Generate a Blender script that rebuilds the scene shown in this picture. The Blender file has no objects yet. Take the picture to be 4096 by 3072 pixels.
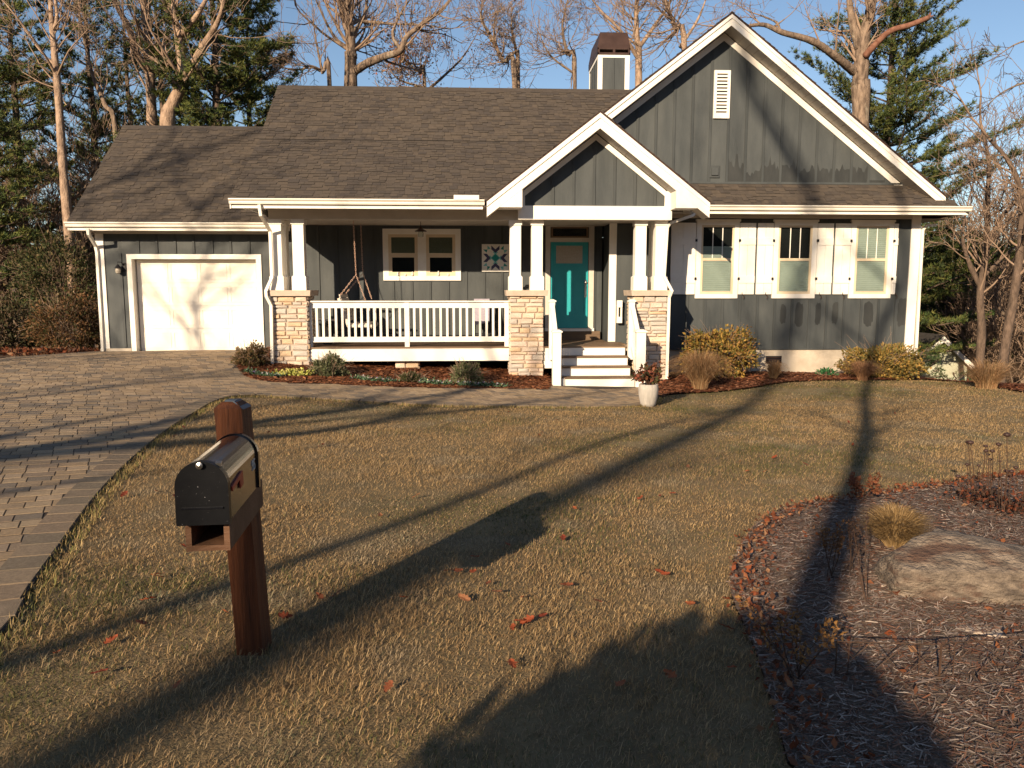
import bpy, math, random
import numpy as np
from mathutils import Vector, Matrix
from mathutils.geometry import delaunay_2d_cdt

# ------------------------------------------------------------------ camera, sky, sun, exposure
S = bpy.context.scene
COL = S.collection
F, CX, CY = 3094., 2048., 1536.          # photograph: 4096 x 3072 pixels
PSI, PIT, ZC = math.radians(2.8), math.radians(7.0), 2.0
FW = np.array([math.sin(PSI)*math.cos(PIT), math.cos(PSI)*math.cos(PIT), -math.sin(PIT)])
RT = np.array([math.cos(PSI), -math.sin(PSI), 0.])
UP = np.cross(RT, FW)
CAM = np.array([0., 0., ZC])
cd = bpy.data.cameras.new('camera'); cam = bpy.data.objects.new('camera', cd); COL.objects.link(cam)
cd.sensor_width = 36; cd.sensor_fit = 'HORIZONTAL'; cd.lens = 36*F/4096; cd.clip_start = .05; cd.clip_end = 2000
cam.matrix_world = Matrix(((RT[0], UP[0], -FW[0], CAM[0]), (RT[1], UP[1], -FW[1], CAM[1]), (RT[2], UP[2], -FW[2], CAM[2]), (0, 0, 0, 1)))
S.camera = cam

AZ, EL = math.radians(29.6), math.radians(20.0)     # light travels to the right of +Y, low winter sun
LD = np.array([math.sin(AZ), math.cos(AZ)])         # its direction along the ground
w = bpy.data.worlds.new('World'); S.world = w; w.use_nodes = True
nt = w.node_tree; bg = nt.nodes['Background']
sky = nt.nodes.new('ShaderNodeTexSky'); sky.sky_type = 'NISHITA'; sky.sun_disc = False
sky.sun_elevation = EL; sky.sun_rotation = math.radians(180)+AZ
sky.air_density = 1.0; sky.dust_density = .6; sky.ozone_density = 1.6; sky.altitude = 600
nt.links.new(sky.outputs[0], bg.inputs[0]); bg.inputs[1].default_value = .074
sl = bpy.data.lights.new('sun', 'SUN'); sun = bpy.data.objects.new('sun', sl); COL.objects.link(sun)
sl.energy = 4.9; sl.angle = math.radians(.55); sl.color = (1, .79, .55)
sdir = Vector((LD[0]*math.cos(EL), LD[1]*math.cos(EL), -math.sin(EL)))
sun.rotation_euler = sdir.to_track_quat('-Z', 'Y').to_euler(); sun.location = (-10, -20, 15)
S.view_settings.view_transform = 'Standard'; S.view_settings.look = 'None'
S.view_settings.exposure = .84; S.view_settings.gamma = 1; S.view_settings.use_curve_mapping = False
S.cycles.max_bounces = 8; S.cycles.transparent_max_bounces = 12; S.cycles.use_denoising = True

# ------------------------------------------------------------------ photograph pixel -> place
def ray(px, py): return FW + RT*(px-CX)/F - UP*(py-CY)/F
def aY(px, py, Y): d = ray(px, py); return CAM + d*(Y/d[1])
def aZ(px, py, Z): d = ray(px, py); return CAM + d*((Z-ZC)/d[2])
def XX(px, py, Y): return float(aY(px, py, Y)[0])
def ZZ(px, py, Y): return float(aY(px, py, Y)[2])
# the lie of the land: control heights, thin-plate interpolation
TP = np.array([(-8, 18.4, .52), (-5, 18.4, .52), (-13, 18, .55), (-3.9, 16.2, .31), (1.1, 16.2, .06), (2.4, 15.3, -.02), (6.5, 17.6, .0),
 (10.2, 17.6, -.14), (9.8, 15.2, .02), (12.5, 15, -.03), (14, 18, -.75), (0, 27, -1.6), (-12, 27, -.6), (14, 27, -3.), (0, 0, .42), (-.95, 3.3, .40), (3, 4, .42), (0, 8, .27),
 (-5, 7, .46), (-9, 10, .55), (4, 10, .16), (8, 10, .05), (13, 10, -.02), (-6, 0, .5), (6, 0, .45), (-14, 6, .6), (0, -12, .6), (-14, -10, .8), (14, -10, .5),
 (-4.5, 13, .36), (0, 13, .07), (5, 14, -.02)])
def _phi(r2): return .5*r2*np.log(r2+1e-9)
def _tps(P):
    n = len(P); K = _phi(((P[:, None, :2]-P[None, :, :2])**2).sum(-1)) + np.eye(n)*.4
    A = np.zeros((n+3, n+3)); A[:n, :n] = K; A[:n, n] = 1; A[:n, n+1:] = P[:, :2]; A[n:, :n] = A[:n, n:].T
    return np.linalg.solve(A, np.r_[P[:, 2], 0, 0, 0])
TW = _tps(TP)
def Hs(x, y):
    x = np.asarray(x, float); y = np.asarray(y, float); sh = np.broadcast(x, y).shape
    q = np.stack(np.broadcast_arrays(x, y), -1).reshape(-1, 2); out = np.empty(len(q))
    for i in range(0, len(q), 20000):
        b = q[i:i+20000]; b2 = np.clip(b, (-22, -16), (22, 32))
        K = _phi(((b2[:, None]-TP[None, :, :2])**2).sum(-1))
        z = K@TW[:-3]+TW[-3]+b2@TW[-2:]
        far = np.linalg.norm(b-b2, axis=1)
        out[i:i+20000] = z-.12*far*np.exp(-far/90)+0.00008*far**2
    return out.reshape(sh)
def H(x, y): return float(Hs(x, y))
def G(px, py):                                  # point on the ground under a pixel
    d = ray(px, py); t = np.linspace(1., 40., 400); q = CAM+d*t[:, None]; below = np.nonzero(q[:, 2] < Hs(q[:, 0], q[:, 1]))[0]
    if not len(below): p = CAM+d*18
    else:
        a, b = t[max(0, below[0]-1)], t[below[0]]
        for _ in range(14):
            m = (a+b)/2; p = CAM+d*m
            if p[2] < H(p[0], p[1]): b = m
            else: a = m
    return np.array([p[0], p[1], H(p[0], p[1])])

# ------------------------------------------------------------------ mesh helpers
R = random.Random(7); NR = np.random.default_rng(7)
class MB:
    def __init__(s): s.v = []; s.f = []; s.c = []
    def add(s, vs, fs, c=0.):
        b = len(s.v); s.v += [tuple(float(a) for a in p) for p in vs]; s.f += [tuple(b+i for i in f) for f in fs]; s.c += [c]*len(fs); return s
    def hexa(s, p, c=0.):                      # 0-3 bottom ring, 4-7 top ring
        return s.add(p, [(3, 2, 1, 0), (4, 5, 6, 7), (0, 1, 5, 4), (1, 2, 6, 5), (2, 3, 7, 6), (3, 0, 4, 7)], c)
    def box(s, x0, x1, y0, y1, z0, z1, c=0.):
        return s.hexa([(x0, y0, z0), (x1, y0, z0), (x1, y1, z0), (x0, y1, z0), (x0, y0, z1), (x1, y0, z1), (x1, y1, z1), (x0, y1, z1)], c)
    def prism(s, pts, vec, c=0.):              # planar polygon pushed along vec
        n = len(pts); v = np.array(vec, float); A = [np.array(p, float) for p in pts]
        return s.add(A+[a+v for a in A], [tuple(range(n-1, -1, -1)), tuple(range(n, 2*n))]+[(i, (i+1) % n, n+(i+1) % n, n+i) for i in range(n)], c)
    def bar(s, p, q, w, h, up=(0, 0, 1), c=0.):
        p = Vector(p); q = Vector(q); d = (q-p).normalized(); u = Vector(up); sd = d.cross(u).normalized(); u = sd.cross(d)
        P = []
        for e in (p, q): P += [e+sd*w/2*a+u*h/2*b for a, b in ((-1, -1), (1, -1), (1, 1), (-1, 1))]
        return s.add(P, [(3, 2, 1, 0), (4, 5, 6, 7), (0, 1, 5, 4), (1, 2, 6, 5), (2, 3, 7, 6), (3, 0, 4, 7)], c)
    def tube(s, path, rad, n=6, c=0., cap=True, twist=0., ax=None):
        P = np.array(path, float); m = len(P); rad = np.broadcast_to(np.array(rad, float), (m,))
        T = np.gradient(P, axis=0); T /= np.linalg.norm(T, axis=1)[:, None]+1e-12
        ref = np.array(ax if ax is not None else ((0, 0, 1.) if abs(T[0][2]) < .9 else (1., 0, 0)), float)
        vs = []
        for i in range(m):
            a = np.cross(T[i], ref); a /= np.linalg.norm(a)+1e-12; b = np.cross(a, T[i])
            for k in range(n):
                t = 2*math.pi*k/n+twist; vs.append(P[i]+rad[i]*(math.cos(t)*a+math.sin(t)*b))
        fs = [(i*n+k, i*n+(k+1) % n, (i+1)*n+(k+1) % n, (i+1)*n+k) for i in range(m-1) for k in range(n)]
        if cap: fs += [tuple(range(n-1, -1, -1)), tuple((m-1)*n+k for k in range(n))]
        return s.add(vs, fs, c)
    def lathe(s, prof, o, n=20, c=0.):
        vs = [(o[0]+r*math.cos(2*math.pi*k/n), o[1]+r*math.sin(2*math.pi*k/n), o[2]+z) for r, z in prof for k in range(n)]
        m = len(prof)
        fs = [(i*n+k, i*n+(k+1) % n, (i+1)*n+(k+1) % n, (i+1)*n+k) for i in range(m-1) for k in range(n)]
        fs += [tuple(range(n-1, -1, -1)), tuple((m-1)*n+k for k in range(n))]
        return s.add(vs, fs, c)
    def xf(s, M, i0=0):
        s.v[i0:] = [tuple(M @ Vector(p)) for p in s.v[i0:]]; return s
    def mesh(s, name, mat, smooth=False):
        me = bpy.data.meshes.new(name); me.from_pydata(s.v, [], s.f); me.materials.append(mat)
        if any(s.c):
            a = me.attributes.new('rnd', 'FLOAT', 'FACE'); a.data.foreach_set('value', s.c)
        if smooth: me.polygons.foreach_set('use_smooth', [True]*len(me.polygons))
        me.update(); return me
    def build(s, name, mat, parent=None, smooth=False, **kw): return link(name, s.mesh(name, mat, smooth), parent, **kw)
class TB:                                       # many thin tubes in one quad mesh
    _f = {}
    def __init__(s): s.V = []; s.F = []; s.n = 0
    def tube(s, path, rad, n=6, cap=False):
        P = np.asarray(path, float); m = len(P); rad = np.broadcast_to(np.asarray(rad, float), (m,))
        T = np.empty_like(P); T[0] = P[1]-P[0]; T[-1] = P[-1]-P[-2]
        if m > 2: T[1:-1] = P[2:]-P[:-2]
        ref = np.array((0, 0, 1.)) if abs(T[0][2]) < .9*math.sqrt(T[0]@T[0]) else np.array((1., 0, 0))
        a = np.cross(T, ref); a /= np.sqrt((a*a).sum(1))[:, None]+1e-12; b = np.cross(a, T); b /= np.sqrt((b*b).sum(1))[:, None]+1e-12
        k = (m, n)
        if k not in TB._f:
            i = np.arange(m-1)[:, None]*n; j = np.arange(n)[None]; j2 = (j+1) % n; an = np.arange(n)*2*math.pi/n
            TB._f[k] = (np.stack([i+j, i+j2, i+n+j2, i+n+j], -1).reshape(-1, 4), np.cos(an)[None, :, None], np.sin(an)[None, :, None])
        f, c, sn = TB._f[k]
        s.V.append((P[:, None]+rad[:, None, None]*(c*a[:, None]+sn*b[:, None])).reshape(-1, 3)); s.F.append(f+s.n); s.n += m*n; return s
    def build(s, name, mt, parent=None, smooth=False, **kw): return npmesh(name, mt, np.concatenate(s.V), np.concatenate(s.F), None, parent, smooth, **kw)
def link(name, me, parent=None, **kw):
    o = bpy.data.objects.new(name, me); COL.objects.link(o)
    if parent is not None:
        o.parent = parent
        if parent.type == 'EMPTY': o.matrix_parent_inverse = parent.matrix_basis.inverted()
    for k, v in kw.items(): o[k] = v
    return o
def npmesh(name, mat, V, Fc, col=None, parent=None, smooth=False, **kw):   # V (n,3), Fc (m,3|4) numpy
    me = bpy.data.meshes.new(name); V = np.ascontiguousarray(V, np.float32); Fc = np.ascontiguousarray(Fc, np.int32); k = Fc.shape[1]
    me.vertices.add(len(V)); me.vertices.foreach_set('co', V.ravel()); me.loops.add(Fc.size); me.loops.foreach_set('vertex_index', Fc.ravel())
    me.polygons.add(len(Fc)); me.polygons.foreach_set('loop_start', np.arange(len(Fc), dtype=np.int32)*k)
    if smooth: me.polygons.foreach_set('use_smooth', np.ones(len(Fc), bool))
    if col is not None:
        a = me.attributes.new('Col', 'FLOAT_COLOR', 'POINT'); c4 = np.ones((len(V), 4), np.float32); c4[:, :3] = col; a.data.foreach_set('color', c4.ravel())
    me.materials.append(mat); me.update(calc_edges=True); me.validate()
    return link(name, me, parent, **kw)
def thing(name, label, cat, loc, group=None):
    o = bpy.data.objects.new(name, None); COL.objects.link(o); o.location = [float(a) for a in loc]; o.empty_display_size = .1
    o['label'] = label; o['category'] = cat
    if group: o['group'] = group
    o.matrix_basis = Matrix.Translation(Vector([float(a) for a in loc])); return o

# ------------------------------------------------------------------ materials
def mat(name, c1, c2=None, scale=4., rough=.7, bump=0., bscale=60., spec=.3, metal=0., rnd=None, attr=False, stretch=(1, 1, 1), detail=6., lo=.35, hi=.65, bdist=.01, trans=0., dirt=None, coat=0.):
    m = bpy.data.materials.new(name); m.use_nodes = True; t = m.node_tree; N = t.nodes; L = t.links; b = N['Principled BSDF']
    b.inputs['Roughness'].default_value = rough; b.inputs['Specular IOR Level'].default_value = spec; b.inputs['Metallic'].default_value = metal
    if coat: b.inputs['Coat Weight'].default_value = coat; b.inputs['Coat Roughness'].default_value = .1
    tc = N.new('ShaderNodeTexCoord'); mp = N.new('ShaderNodeMapping'); mp.inputs['Scale'].default_value = stretch; L.new(tc.outputs['Object'], mp.inputs[0])
    oi = N.new('ShaderNodeObjectInfo')
    ad = N.new('ShaderNodeVectorMath'); ad.operation = 'ADD'; L.new(mp.outputs[0], ad.inputs[0])
    sc = N.new('ShaderNodeVectorMath'); sc.operation = 'SCALE'; sc.inputs['Scale'].default_value = 37.; cb = N.new('ShaderNodeCombineXYZ')
    for i in range(3): L.new(oi.outputs['Random'], cb.inputs[i])
    L.new(cb.outputs[0], sc.inputs[0]); L.new(sc.outputs[0], ad.inputs[1]); vec = ad.outputs[0]
    def noise(s, d=detail):
        n = N.new('ShaderNodeTexNoise'); n.inputs['Scale'].default_value = s; n.inputs['Detail'].default_value = d; n.inputs['Roughness'].default_value = .62; L.new(vec, n.inputs['Vector']); return n
    def mix(a, bb, fac, mode='MIX'):
        x = N.new('ShaderNodeMix'); x.data_type = 'RGBA'; x.blend_type = mode
        for sock, v in ((x.inputs[6], a), (x.inputs[7], bb)):
            if hasattr(v, 'node'): L.new(v, sock)
            else: sock.default_value = (*v, 1)
        if hasattr(fac, 'node'): L.new(fac, x.inputs[0])
        else: x.inputs[0].default_value = fac
        return x.outputs[2]
    def ramp(src, stops, inter='LINEAR'):
        r = N.new('ShaderNodeValToRGB'); r.color_ramp.interpolation = inter
        while len(r.color_ramp.elements) < len(stops): r.color_ramp.elements.new(.5)
        for e, (p, c) in zip(r.color_ramp.elements, stops): e.position = p; e.color = (*c, 1)
        L.new(src, r.inputs[0]); return r.outputs[0]
    if attr:
        at = N.new('ShaderNodeAttribute'); at.attribute_name = 'Col'; base = at.outputs['Color']
        base = mix(base, ramp(noise(scale).outputs[0], [(lo, (.75,)*3), (hi, (1.2,)*3)]), .7, 'MULTIPLY') if scale else base
    elif rnd:
        at = N.new('ShaderNodeAttribute'); at.attribute_name = 'rnd'; s2 = N.new('ShaderNodeMath'); s2.operation = 'ADD'
        L.new(at.outputs['Fac'], s2.inputs[0]); L.new(oi.outputs['Random'], s2.inputs[1])
        fr = N.new('ShaderNodeMath'); fr.operation = 'FRACT'; L.new(s2.outputs[0], fr.inputs[0])
        n = len(rnd); base = ramp(fr.outputs[0], [(i/n, c) for i, c in enumerate(rnd)], 'CONSTANT')
        base = mix(base, ramp(noise(scale).outputs[0], [(lo, c1), (hi, c2 or c1)]), .85, 'MULTIPLY')
    else:
        base = ramp(noise(scale).outputs[0], [(lo, c1), (hi, c2 or c1)])
    if dirt:
        base = mix(base, dirt[0], ramp(noise(dirt[1], 8.).outputs[0], [(dirt[2], (0,)*3), (dirt[3], (dirt[4],)*3)]))
    L.new(base, b.inputs['Base Color'])
    if bump:
        nb = noise(bscale, 4.); bp = N.new('ShaderNodeBump'); bp.inputs['Strength'].default_value = bump; bp.inputs['Distance'].default_value = bdist
        L.new(nb.outputs[0], bp.inputs['Height']); L.new(bp.outputs[0], b.inputs['Normal'])
    if trans:                                   # thin leaf: part of the light goes through
        tr = N.new('ShaderNodeBsdfTranslucent'); L.new(base, tr.inputs[0]); ms = N.new('ShaderNodeMixShader'); ms.inputs[0].default_value = trans
        L.new(b.outputs[0], ms.inputs[1]); L.new(tr.outputs[0], ms.inputs[2]); L.new(ms.outputs[0], N['Material Output'].inputs[0])
    return m
def glass(name):
    m = bpy.data.materials.new(name); m.use_nodes = True; t = m.node_tree; N = t.nodes; L = t.links; N.remove(N['Principled BSDF'])
    tr = N.new('ShaderNodeBsdfTransparent'); tr.inputs[0].default_value = (.82, .86, .85, 1); gl = N.new('ShaderNodeBsdfGlossy'); gl.inputs['Roughness'].default_value = .03
    fr = N.new('ShaderNodeFresnel'); fr.inputs[0].default_value = 1.52; mu = N.new('ShaderNodeMath'); mu.operation = 'MULTIPLY_ADD'; mu.inputs[1].default_value = .4; mu.inputs[2].default_value = .0
    nb = N.new('ShaderNodeTexNoise'); nb.inputs['Scale'].default_value = 2.5; bp = N.new('ShaderNodeBump'); bp.inputs['Strength'].default_value = .05; L.new(nb.outputs[0], bp.inputs['Height']); L.new(bp.outputs[0], gl.inputs['Normal'])
    ms = N.new('ShaderNodeMixShader'); L.new(fr.outputs[0], mu.inputs[0]); L.new(mu.outputs[0], ms.inputs[0]); L.new(tr.outputs[0], ms.inputs[1]); L.new(gl.outputs[0], ms.inputs[2]); L.new(ms.outputs[0], N['Material Output'].inputs[0]); return m
M = {}
M['siding'] = mat('siding', (.049, .056, .059), (.071, .079, .081), 3.2, .6, .3, 90, spec=.25, stretch=(1, 1, .22), dirt=((.096, .102, .099), 1.3, .48, .75, .5))
M['batten'] = mat('batten', (.042, .048, .050), (.060, .067, .069), 4, .62, .2, 90, stretch=(1, 1, .2))
M['trim'] = mat('trim', (.74, .71, .65), (.80, .77, .71), 3, .5, .12, 40, spec=.35, dirt=((.56, .5, .42), 2.5, .56, .85, .4))
M['gutter'] = mat('gutter', (.76, .72, .63), (.80, .76, .68), 3, .35, .05, 30, spec=.5, dirt=((.5, .44, .36), 4, .58, .85, .45))
M['tan'] = mat('tan_vinyl', (.58, .47, .32), (.64, .53, .38), 3, .5)
M['shingle'] = mat('shingle', (.85,)*3, (1.1,)*3, 9, .92, .6, 220, spec=.15, bdist=.004, rnd=[(.078, .064, .052), (.085, .069, .055), (.070, .058, .049), (.081, .067, .055), (.065, .055, .048), (.088, .071, .056)])
M['felt'] = mat('roof_felt', (.03, .027, .025), (.045, .04, .036), 8, .95)
M['drip'] = mat('drip_edge', (.035, .018, .014), (.05, .025, .02), 6, .6)
M['stone'] = mat('ledge_stone', (.82,)*3, (1.15,)*3, 9, .9, .7, 32, spec=.2, bdist=.012, rnd=[(.60, .46, .34), (.63, .50, .40), (.55, .46, .38), (.50, .46, .41), (.66, .54, .43), (.58, .43, .29), (.62, .49, .41), (.48, .43, .38)])
M['mortar'] = mat('mortar', (.38, .31, .25), (.46, .39, .32), 14, .95, .4, 60)
M['cap'] = mat('cap_stone', (.42, .34, .27), (.52, .43, .35), 5, .85, .5, 50)
M['concrete'] = mat('parged_concrete', (.44, .38, .30), (.54, .47, .38), 3, .9, .5, 40, dirt=((.28, .22, .16), 2.2, .5, .75, .5))
M['deck'] = mat('deck_board', (.75,)*3, (1.15,)*3, 6, .7, .3, 60, stretch=(.25, 2, 2), rnd=[(.16, .105, .065), (.19, .125, .078), (.14, .093, .058), (.175, .115, .075)])
M['teal'] = mat('teal_paint', (.02, .30, .33), (.025, .34, .37), 3, .4, .12, 50, spec=.45)
M['gdoor'] = mat('garage_door_paint', (.83, .78, .69), (.86, .81, .72), 2, .45, .05, 40)
M['cap_metal'] = mat('dull_blue_flashing', (.05, .07, .10), (.08, .105, .14), 9, .5)
M['black'] = mat('black_metal', (.012, .012, .014), (.02, .02, .022), 20, .4)
M['steel'] = mat('satin_nickel', (.42, .40, .37), (.5, .48, .45), 8, .3, metal=1.)
M['bronze'] = mat('bronze_metal', (.055, .032, .026), (.085, .05, .04), 3, .45, .1, 30, metal=.5)
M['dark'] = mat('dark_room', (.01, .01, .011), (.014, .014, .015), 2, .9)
M['blind'] = mat('blind', (.44, .46, .42), (.50, .52, .48), 3, .6)
M['shade'] = mat('woven_shade', (.20, .20, .14), (.26, .25, .18), 40, .8, .3, 150)
M['glass'] = glass('window_glass')
M['frost'] = mat('frosted_pane', (.34, .30, .24), (.40, .36, .30), 30, .35, .3, 120)
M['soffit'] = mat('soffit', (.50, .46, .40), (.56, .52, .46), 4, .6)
M['paver'] = mat('paver', (.72,)*3, (1.16,)*3, 11, .92, .7, 130, spec=.2, bdist=.006, rnd=[(.29, .215, .14), (.34, .255, .165), (.245, .185, .13), (.31, .225, .14), (.19, .155, .12), (.36, .27, .18)], dirt=((.12, .1, .08), 1.3, .52, .8, .45))
M['pborder'] = mat('border_paver', (.72,)*3, (1.16,)*3, 11, .92, .7, 130, spec=.2, bdist=.006, rnd=[(.20, .155, .11), (.235, .18, .125), (.18, .145, .105), (.22, .165, .115)], dirt=((.09, .075, .06), 1.3, .52, .8, .45))
M['joint'] = mat('joint_sand', (.035, .026, .02), (.065, .048, .036), 15, .95, .4, 90)
M['ground'] = mat('woodland_floor', (.10, .06, .035), (.17, .10, .055), 2.5, .95, .8, 30, bdist=.04, dirt=((.05, .05, .02), .7, .5, .8, .7))
M['turf'] = mat('turf_soil', (.15, .108, .056), (.23, .165, .085), 3.5, .95, .8, 70, bdist=.03, dirt=((.10, .085, .04), .6, .48, .75, .6))
M['mulchg'] = mat('weathered_mulch', (.10, .07, .055), (.17, .13, .10), 18, .95, 1., 60, bdist=.03)
M['mulchr'] = mat('red_mulch', (.075, .028, .014), (.14, .055, .026), 25, .95, 1., 80, bdist=.03)
M['col'] = mat('foliage_colour', (1,)*3, None, 0, .75, spec=.2, attr=True)
M['colt'] = mat('thin_leaf_colour', (1,)*3, None, 0, .7, spec=.25, attr=True, trans=.3)
M['bark'] = mat('grey_bark', (.085, .06, .045), (.30, .22, .16), 9, .95, 1., 25, stretch=(1, 1, .3), bdist=.05, dirt=((.40, .35, .27), 3.5, .58, .68, .6))
M['birch'] = mat('pale_bark', (.13, .085, .06), (.42, .30, .215), 8, .9, 1., 30, stretch=(1, 1, .45), bdist=.04, lo=.3, hi=.62)
M['twig'] = mat('twig', (.20, .135, .095), (.30, .215, .155), 3, .9)
M['pbark'] = mat('pine_bark', (.07, .05, .038), (.17, .12, .09), 9, .95, 1., 22, stretch=(1, 1, .35), bdist=.05)
M['rust'] = mat('red_snag_wood', (.13, .055, .035), (.24, .12, .08), 7, .9, .8, 30)
M['wood'] = mat('stained_post', (.068, .021, .008), (.155, .05, .017), 7, .65, 1., 30, stretch=(6, 6, .35), bdist=.01, dirt=((.05, .018, .009), 9, .56, .66, .8))
M['wood2'] = mat('weathered_box_wood', (.09, .042, .02), (.14, .072, .04), 5, .7, .5, 45, stretch=(.4, 2, 2))
M['enamel'] = mat('black_enamel', (.005, .0055, .008), (.009, .0095, .012), 12, .16, .04, 140, spec=.5, dirt=((.3, .3, .32), 110, .69, .73, .6), coat=.5)
M['enamel_door'] = mat('speckled_black_enamel', (.004, .0045, .006), (.007, .0075, .009), 12, .35, .03, 140, spec=.2, dirt=((.45, .45, .47), 150, .685, .70, .8))
M['red'] = mat('red_paint', (.32, .03, .02), (.4, .05, .03), 8, .4)
M['digit'] = mat('pale_digits', (.45, .47, .45), (.55, .57, .55), 8, .5)
M['rock'] = mat('boulder', (.09, .072, .058), (.27, .215, .165), 13, .95, 1., 30, bdist=.035, stretch=(1, 1, 2.2), dirt=((.09, .045, .03), 4, .5, .62, .8), detail=10.)
M['pot'] = mat('whitewashed_pot', (.33, .31, .28), (.46, .43, .39), 7, .85, .4, 40, stretch=(3, 3, .4), dirt=((.30, .27, .22), 6, .52, .75, .6))
M['wire'] = mat('rusty_wire', (.035, .022, .016), (.075, .04, .025), 30, .7)
M['chain'] = mat('chain', (.58, .38, .28), (.66, .46, .36), 30, .45)
M['swing'] = mat('swing_paint', (.62, .55, .47), (.72, .65, .57), 5, .6, .2, 40)
M['cushion'] = mat('lavender_cloth', (.33, .30, .36), (.40, .37, .43), 20, .9, .3, 120)
M['shed'] = mat('pale_green_siding', (.40, .41, .31), (.46, .47, .36), 2, .8)
M['q_white'] = mat('quilt_white', (.72, .70, .64), (.78, .76, .70), 6, .6)
M['q_teal'] = mat('quilt_teal', (.01, .22, .20), (.015, .26, .24), 6, .6)
M['q_aqua'] = mat('quilt_aqua', (.16, .46, .47), (.2, .5, .5), 6, .6)
M['q_navy'] = mat('quilt_navy', (.045, .045, .11), (.06, .06, .13), 6, .6)
M['damp'] = mat('damp_siding', (.029, .032, .033), (.042, .045, .045), 5, .55, .2, 90, stretch=(1, 1, .3))
M['hill'] = mat('far_hills', (.10, .075, .055), (.16, .12, .09), .12, 1., dirt=((.05, .055, .03), .05, .45, .65, .8))
M['leafm'] = mat('oak_leaf', (.75,)*3, (1.2,)*3, 20, .65, .3, 60, trans=.2, rnd=[(.26, .06, .022), (.31, .095, .035), (.19, .04, .018), (.30, .13, .06), (.22, .07, .03)])
# ------------------------------------------------------------------ the setting: ground, lawn, driveway, beds
def inpoly(P, poly):
    x, y = P[:, 0], P[:, 1]; r = np.zeros(len(P), bool); n = len(poly)
    for i in range(n):
        x1, y1 = poly[i][:2]; x2, y2 = poly[(i+1) % n][:2]
        if y1 == y2: continue
        c = ((y1 > y) != (y2 > y)) & (x < (x2-x1)*(y-y1)/(y2-y1)+x1); r ^= c
    return r
def spline(pts, n=6):                             # Catmull-Rom through 2-D points
    P = [np.array(p[:2], float) for p in pts]; P = [2*P[0]-P[1]]+P+[2*P[-1]-P[-2]]; out = []
    for i in range(1, len(P)-2):
        for k in range(n):
            t = k/n; a, b, c, d = P[i-1:i+3]
            out.append(.5*(2*b+(c-a)*t+(2*a-5*b+4*c-d)*t*t+(3*b-3*c+d-a)*t**3))
    return out+[P[-2]]
def sheet(name, poly, mt, step, dz, **kw):
    poly = [np.array(p[:2], float) for p in poly]; A = np.array(poly); lo, hi = A.min(0), A.max(0)
    gx, gy = np.meshgrid(np.arange(lo[0], hi[0], step), np.arange(lo[1], hi[1], step)); g = np.stack([gx.ravel(), gy.ravel()], 1)+step*.37
    g = g[inpoly(g, poly)]; n = len(poly)
    vs = [Vector(p) for p in A]+[Vector(p) for p in g]
    o = delaunay_2d_cdt(vs, [(i, (i+1) % n) for i in range(n)], [], 1, 1e-5)
    V2 = np.array([tuple(v) for v in o[0]]); z = Hs(V2[:, 0], V2[:, 1])+(dz(V2[:, 0], V2[:, 1]) if callable(dz) else dz)
    Fc = np.array([tuple(f) for f in o[2]], int)
    a, b, c = V2[Fc[:, 0]], V2[Fc[:, 1]], V2[Fc[:, 2]]
    cr = (b-a)[:, 0]*(c-a)[:, 1]-(b-a)[:, 1]*(c-a)[:, 0]; Fc[cr < 0] = Fc[cr < 0][:, ::-1]
    return npmesh(name, mt, np.c_[V2, z], Fc, smooth=True, **kw)

g2 = lambda *q: [G(*p)[:2] for p in q]
# edge where the paving meets the lawn, from behind the camera to the steps
EDGE = [np.array(p) for p in ((-.6, -9.), (-1.2, -3.), (-1.75, 1.))] + g2((0, 2565), (111, 2389), (241, 2204), (352, 2046), (444, 1935), (556, 1824), (667, 1732), (770, 1665), (880, 1605), (1010, 1588), (1300, 1603), (1670, 1624), (2040, 1631), (2540, 1630), (2640, 1595))
EDGE = spline(EDGE, 5)
BEDF = spline(g2((945, 1462), (985, 1512), (1060, 1530), (1150, 1538), (1300, 1542), (1480, 1550), (1720, 1558), (1950, 1560), (2190, 1563)), 4)   # front of the porch bed
BEDR = spline(g2((2640, 1595), (2690, 1580), (2850, 1572), (3000, 1556), (3150, 1532), (3330, 1524), (3560, 1524), (3780, 1528), (3960, 1550), (4200, 1590)), 4)
ISL = spline(g2((3150, 3060), (3075, 2780), (3000, 2560), (2935, 2420), (2920, 2330), (2950, 2220), (3035, 2100), (3185, 2030), (3430, 1992), (3700, 1950), (4096, 1900), (4350, 1870)), 5)
house_line = [(1.55, 15.6), (1.55, 16.6), (-4.1, 17.4), (-4.6, 18.7)]
DRIVE = EDGE + [np.array((3.55, 15.55)), np.array((1.55, 15.55))] + [np.array(p) for p in BEDF[::-1]] + [np.array(p) for p in ((-4.6, 18.75), (-8.95, 18.75), G(225, 1422)[:2], G(0, 1438)[:2], (-22, 15.5), (-22, 8), (-9, 2), (-8, -9))]
BED1 = BEDF + [np.array(p) for p in ((1.6, 15.65), (1.6, 18.7), (-4.6, 18.78), (-4.75, 18.2))]
BED2 = BEDR + [np.array(p) for p in ((15.5, 16.5), (13, 19), (10.25, 19), (10.2, 17.9), (3.5, 17.9), (3.5, 15.8))]
ISLP = ISL + [np.array(p) for p in ((8.5, 5.5), (7, -4), (2.2, -4), (1.6, 0))]
LAWN = [p for p in EDGE] + BEDR[1:] + [np.array(p) for p in ((17, 14), (18, 9))] + ISL[::-1] + [np.array((1.7, 0)), np.array((2.2, -4)), np.array((3, -9))]

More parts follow.
